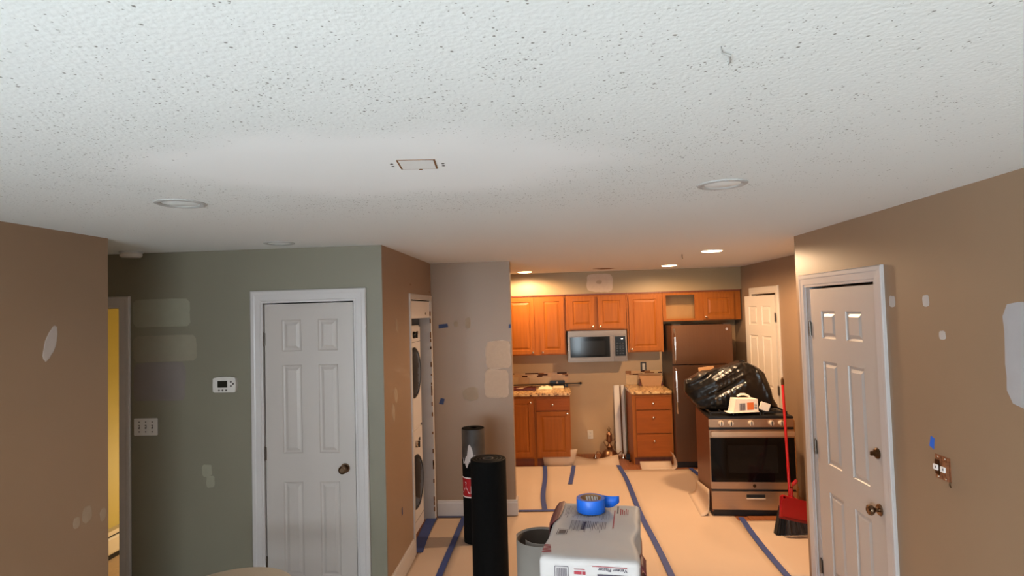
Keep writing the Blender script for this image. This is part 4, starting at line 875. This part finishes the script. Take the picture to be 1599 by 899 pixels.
# ---------------------------------------------------------------- stacked washer and dryer in the closet
def machine(name, z0, z1, label, cz, rr, kz, pz):
    X = -1.222; Y0, Y1 = 4.895, 5.50
    r = empty(name, (X, (Y0 + Y1) / 2, z0), -PI / 2, label, 'laundry machine', 'stacked laundry machines'); r.rotation_euler = (0, 0, PI / 2)
    W = Y1 - Y0; hh = z1 - z0
    MB().box(-W / 2, W / 2, 0, 0.62, 0, hh, 0.012).build('body', 'appliance_white', r, True)
    MB().lathe([(rr, 0.0), (rr + 0.004, 0.010), (rr - 0.012, 0.022), (rr - 0.03, 0.024), (rr - 0.03, 0.02)], (0, 0, cz - z0), 44, 'y').build('door_ring', 'black_satin', r, True)
    MB().lathe([(rr - 0.03, 0.021), (rr * 0.6, 0.030), (0, 0.034)], (0, 0, cz - z0), 44, 'y').build('door_glass', 'window_tint', r, True)
    MB().box(-W / 2 + 0.01, W / 2 - 0.01, -0.0012, 0, pz - z0 - 0.002, pz - z0 + 0.002).build('panel_seam', 'button_dark', r)
    k = MB().lathe([(0.032, 0.0), (0.030, 0.02), (0.022, 0.026), (0, 0.026)], (0.02, 0, kz - z0), 20, 'y').build('dial', 'chrome' if z0 < 0.5 else 'black_satin', r, True)
    MB().box(0.014, 0.026, -0.04, -0.026, kz - z0 - 0.028, kz - z0 + 0.028, 0.003).build('dial_grip', 'black_satin', k)
    MB().box(0.14, 0.19, -0.006, 0, kz - z0 + 0.0, kz - z0 + 0.03, 0.002).build('button', 'dark_bronze', r)
    return r
machine('washing_machine', 0.012, 0.925, 'white front loading washer at the bottom of the laundry closet', 0.47, 0.232, 0.795, 0.125)
machine('clothes_dryer', 0.927, 1.848, 'white dryer stacked on the washer in the laundry closet', 1.43, 0.222, 1.765, 1.70)
MB().box(-1.60, -1.262, 5.637, 5.6405, 1.243, 1.249).build('seam', 'button_dark', lc)

# ---------------------------------------------------------------- rolls of building paper
r1 = empty('felt_roll', (-0.685, 5.07, 0.006), 0, 'taller black felt roll with red label, standing at the wall', 'roll', 'standing black rolls')
MB().lathe([(0.035, 0.93), (0.035, 0.955), (0.096, 0.955), (0.098, 0.95), (0.098, 0.0), (0.0, 0.0)], (0, 0, 0), 40).build('roll_body', 'felt_black', r1, True)
def cyl_patch(pts, r, c=(0, 0)):
    return [(c[0] + r * math.sin(a), c[1] - r * math.cos(a), z) for a, z in pts]
def cyl_band(a0, a1, z0, z1, r, n=14): return MB().sheet([[(r * math.sin(a0 + (a1 - a0) * i / n), -r * math.cos(a0 + (a1 - a0) * i / n), z) for z in (z0, z1)] for i in range(n + 1)])
cyl_band(-1.5, 1.6, 0.70, 0.952, 0.0992).build('clear_wrap', 'felt_grey', r1, True)
g = []
for i in range(13):
    a = -0.95 + 1.45 * i / 12; zt = 0.84 - 0.10 * abs(math.sin(i * 1.9)) * (0.5 + 0.5 * math.sin(i * 0.7)) - 0.02 * abs(i - 6)
    g.append([(0.1002 * math.sin(a), -0.1002 * math.cos(a), z) for z in (0.66 + 0.03 * math.sin(i * 1.3), zt)])
MB().sheet(g).build('torn_wrapper', 'wrap_white', r1)
cyl_band(-1.25, 1.0, 0.385, 0.555, 0.0990, 20).build('label_border', 'print_white', r1)
lb = cyl_band(-1.22, 0.97, 0.395, 0.545, 0.0996, 20).build('label', 'label_red', r1)
vs, fs = text_mesh('An', 0.13, True)
MB().add([(0.1001 * math.sin(-1.12 + x / 0.0996), -0.1001 * math.cos(-1.12 + x / 0.0996), 0.425 + y) for x, y, z in vs], fs).build('lettering', 'print_white', lb, normals=False)
r2 = empty('felt_roll', (-0.465, 4.20, 0.006), 0, 'wide plain black felt roll standing in front of the other roll', 'roll', 'standing black rolls')
MB().lathe([(0.040, 0.86), (0.040, 0.908), (0.122, 0.908), (0.126, 0.904), (0.127, 0.0), (0.0, 0.0)], (0, 0, 0), 48).build('roll_body', 'felt_black', r2, True)
MB().lathe([(0.030, 0.85), (0.030, 0.9095), (0.040, 0.9095), (0.040, 0.85)], (0, 0, 0), 28).build('core', 'felt_grey', r2, True)
MB().tube([((0.045 + 0.075 * t) * math.cos(t * 6 * PI), (0.045 + 0.075 * t) * math.sin(t * 6 * PI), 0.9085) for t in [k / 120 for k in range(121)]], 0.0012, 5).build('spiral_edge', 'felt_grey', r2)
gr = empty('paper_roll', (-0.062, 2.62, 0.006), 0, 'grey floor paper roll standing beside the plaster bag', 'roll')
g = []
for k in range(101):
    t = k / 100; a = 2.9 - t * 4.2 * PI / 1.0 * 0.9; rr = 0.115 - 0.035 * max(0, t - 0.45) / 0.55 - 0.004 * t
    g.append([(rr * math.cos(a), rr * math.sin(a), z) for z in (0.0, 0.5, 0.958)])
MB().sheet(g).build('roll_body', 'roll_grey', gr, 'all', solid=0.0022)
MB().sheet([[(x * 0.965, y * 0.965, z if z < 0.9 else z - 0.004) for x, y, z in row] for row in g[:96]]).build('inner_face', 'roll_inside', gr, 'all', solid=0.0006)

# ---------------------------------------------------------------- plaster bags on a trestle, with a tape roll
BZ, BR = 1.10, R(-8.5)
wt = empty('work_trestle', (0.13, 2.05, 0), BR, 'low plywood trestle carrying the plaster bags', 'trestle')
MB().box(-0.12, 0.12, -0.22, 0.22, 0.955, 0.975).build('top', 'plywood', wt)
for x in (-0.10, 0.07):
    for y in (-0.20, 0.17): MB().box(x, x + 0.03, y, y + 0.03, 0, 0.955).build('leg', 'plywood', wt)
def wr_(p):
    n = noise.noise(Vector((p.x * 9, p.y * 7, p.z * 6 + 4))); k = noise.noise(Vector((p.x * 22, p.y * 20, 1.5)))
    return n, k
def bag_top(x, y): # surface height offset of the upper bag
    n = noise.noise(Vector((x * 7, y * 6, 2.3))); return 0.006 * n + 0.003 * noise.noise(Vector((x * 20, y * 18, 5)))
def shape_top(p):
    q = Vector(p); f = (q.y + 0.26) / 0.52
    waist = 1 - 0.10 * math.exp(-((f - 0.34) / 0.12) ** 2) * (1 if q.x > 0 else 0.35)
    q.x *= waist
    if q.z > 0: q.z += bag_top(p[0], p[1]) * min(1, (0.26 - abs(p[1])) / 0.05) * 1.0
    q.x += 0.004 * noise.noise(Vector((p[1] * 14, p[2] * 10, 3)))
    return q
bag = empty('plaster_bag', (0.135, 2.072, BZ), BR, 'white printed veneer plaster bag under the blue tape roll', 'bag', 'bags of plaster')
HX, HY, HZ = 0.153, 0.262, 0.05
rounded_box(HX, HY, HZ, 0.016, 24, shape_top).xf(Matrix.Translation((0, 0, HZ))).build('sack', 'bag_white', bag, 'all')
ZS = 2 * HZ
def on_top(name, m, vs, fs):
    return MB().add([(x, y, ZS + bag_top(x, y) * min(1, (0.26 - abs(y)) / 0.05) + 0.0012) for x, y in vs], fs).build(name, m, bag, normals=False)
def rect_top(name, m, x0, x1, y0, y1, n=6):
    vs = []; 
    for i in range(n + 1): vs += [(x0, y0 + (y1 - y0) * i / n), (x1, y0 + (y1 - y0) * i / n)]
    return on_top(name, m, vs, [(2 * i, 2 * i + 1, 2 * i + 3, 2 * i + 2) for i in range(n)])
random.seed(21)
x = -0.115
for blk, (y0, y1) in enumerate(((0.075, 0.215), (-0.055, 0.06))):
    x = -0.118 if blk == 0 else -0.085
    lim = 0.045 if blk == 0 else 0.035
    while x < lim:
        wln = random.choice([0.0012, 0.0014, 0.0016, 0.003] if blk else [0.0012, 0.0014, 0.0016]); L_ = random.uniform(0.6, 1.0) * (y1 - y0)
        rect_top('print_line', random.choice(['print_grey', 'print_grey', 'print_dark']), x, x + wln, y1 - L_, y1); x += wln + 0.0035
rect_top('print_block', 'print_dark', -0.045, -0.033, -0.03, 0.05)
rect_top('print_maroon_line', 'print_maroon', 0.060, 0.064, 0.0, 0.19); rect_top('print_dark_line', 'print_dark', 0.070, 0.075, 0.16, 0.235)
for k in range(5): rect_top('red_logo_stroke', 'print_maroon', 0.082 + k * 0.0065, 0.0855 + k * 0.0065, 0.145 + 0.006 * (k % 2), 0.215 - 0.012 * (k % 3))
def frame_top(x0, x1, y0, y1, t=0.0018):
    for a in ((x0, x1, y0, y0 + t), (x0, x1, y1 - t, y1), (x0, x0 + t, y0, y1), (x1 - t, x1, y0, y1)): rect_top('print_frame', 'print_dark', *a, n=2)
frame_top(-0.122, -0.088, -0.085, -0.035)
for k in range(6): rect_top('barcode_bar', 'print_dark', -0.117, -0.093, -0.078 + k * 0.0062, -0.0745 + k * 0.0062, 1)
for k in range(6): # maroon stripes at the folded corner
    rect_top('corner_stripe', 'print_maroon', -0.148, -0.118 - 0.002 * k, -0.232 + k * 0.011, -0.226 + k * 0.011, 1)
# print on the front end of the sack (upside down towards the viewer)
def on_front(name, m, vs, fs): return MB().add([(x, -HY - 0.0022, z) for x, z in vs], fs).build(name, m, bag, normals=False)
def rect_front(name, m, x0, x1, z0, z1): return on_front(name, m, [(x0, z0), (x1, z0), (x1, z1), (x0, z1)], [(0, 1, 2, 3)])
vs, fs = text_mesh('Veneer Plaster', 0.0135, True)
on_front('lettering', 'print_dark', [(0.114 - x * 1.08, 0.079 - y * 1.1) for x, y, z in vs], fs)
rect_front('print_maroon_line', 'print_maroon', 0.01, 0.114, 0.0815, 0.0835)
rect_front('print_bar', 'print_dark', 0.025, 0.114, 0.048, 0.060)
for k in range(12): rect_front('barcode_bar', 'print_grey', -0.098 + k * 0.0026, -0.0965 + k * 0.0026 + 0.0006 * (k % 2), 0.02, 0.072)
for a in ((-0.104, -0.062, 0.076, 0.0775), (-0.104, -0.1025, 0.02, 0.076), (-0.0635, -0.062, 0.02, 0.076)): rect_front('print_frame', 'print_dark', *a)
for a in ((-0.045, -0.022, 0.056, 0.065), (-0.020, -0.010, 0.056, 0.065), (-0.045, -0.012, 0.070, 0.072)): rect_front('print_block', 'print_maroon', *a)
lb2 = empty('plaster_bag', (0.133, 2.085, 0.976), BR, 'maroon plaster bag lying beneath the white one', 'bag', 'bags of plaster')
rounded_box(0.160, 0.272, 0.0615, 0.03, 16, lambda p: Vector((p[0] + 0.006 * noise.noise(Vector((p[1] * 9, p[2] * 9, 1))), p[1], p[2]))).xf(Matrix.Translation((0.0, 0, 0.0615))).build('sack', 'bag_maroon', lb2, 'all')
# maroon gussets of the upper bag
MB().sheet([[(-HX - 0.004 + a, y, z) for a, z in ((0.004, 0.02), (-0.008 * k, 0.05), (-0.012 * k, 0.085), (0.0, 0.098), (0.028 * k, 0.1045))] for y, k in ((0.0, 0.1), (0.06, 0.8), (0.12, 1), (0.19, 1), (0.245, 0.9), (0.258, 0.7))]).build('gusset', 'bag_maroon', bag, 'all', solid=0.0008)
MB().sheet([[(HX - 0.004 - a, y, z) for a, z in ((0.004, 0.004), (-0.016, 0.03), (-0.020, 0.06), (-0.006, 0.082))] for y in (-0.255, -0.22, -0.18, -0.145)]).build('gusset', 'bag_maroon', bag, 'all', solid=0.0008)
tr_ = empty('tape_roll', (0.134, 2.235, BZ + ZS + 0.005), 0, 'roll of bright blue painters tape on the plaster bag', 'tape roll')
MB().lathe([(0.0385, 0.0), (0.052, 0.0), (0.0525, 0.001), (0.0525, 0.047), (0.052, 0.048), (0.0395, 0.048), (0.0395, 0.0)], (0, 0, 0), 48).build('tape', 'blue_tape_bright', tr_, True)
MB().lathe([(0.0375, 0.001), (0.0393, 0.001), (0.0393, 0.0486), (0.0375, 0.0486), (0.0375, 0.001)], (0, 0, 0), 48).build('core', 'cardboard', tr_, True)
for k in range(5): MB().add([(0.0372 * math.cos(a), 0.0372 * math.sin(a), z) for a, z in ((0.6 + k * 0.28, 0.012), (0.78 + k * 0.28, 0.012), (0.9 + k * 0.28, 0.042), (0.72 + k * 0.28, 0.042))], [(0, 1, 2, 3)]).build('core_print', 'print_white', tr_)
MB().sheet([[(x, y, z) for z in (z0, 0.046)] for x, y, z0 in ((0.036, 0.040, 0.001), (0.052, 0.030, 0.001), (0.064, 0.022, 0.002), (0.078, 0.018, 0.004), (0.094, 0.018, 0.012), (0.108, 0.020, 0.022))]).build('loose_end', 'blue_tape_bright', tr_, 'all', solid=0.0003)

# ---------------------------------------------------------------- the round cream table top at the bottom edge
rt = empty('round_table', (-1.665, 2.935, 0), 0, 'round cream table top just showing before the closet door', 'table')
MB().lathe([(0.0, 0.52), (0.295, 0.52), (0.313, 0.528), (0.316, 0.538), (0.310, 0.547), (0.30, 0.55), (0.0, 0.55)], (0, 0, 0), 64).build('table_top', 'cream_top', rt, True)
MB().lathe([(0.20, 0.0), (0.20, 0.02), (0.05, 0.045), (0.035, 0.10), (0.03, 0.45), (0.09, 0.519)], (0, 0, 0), 32).build('pedestal', 'cream_top', rt, True)
rt.scale = (1.0, 1.0, 1.035)
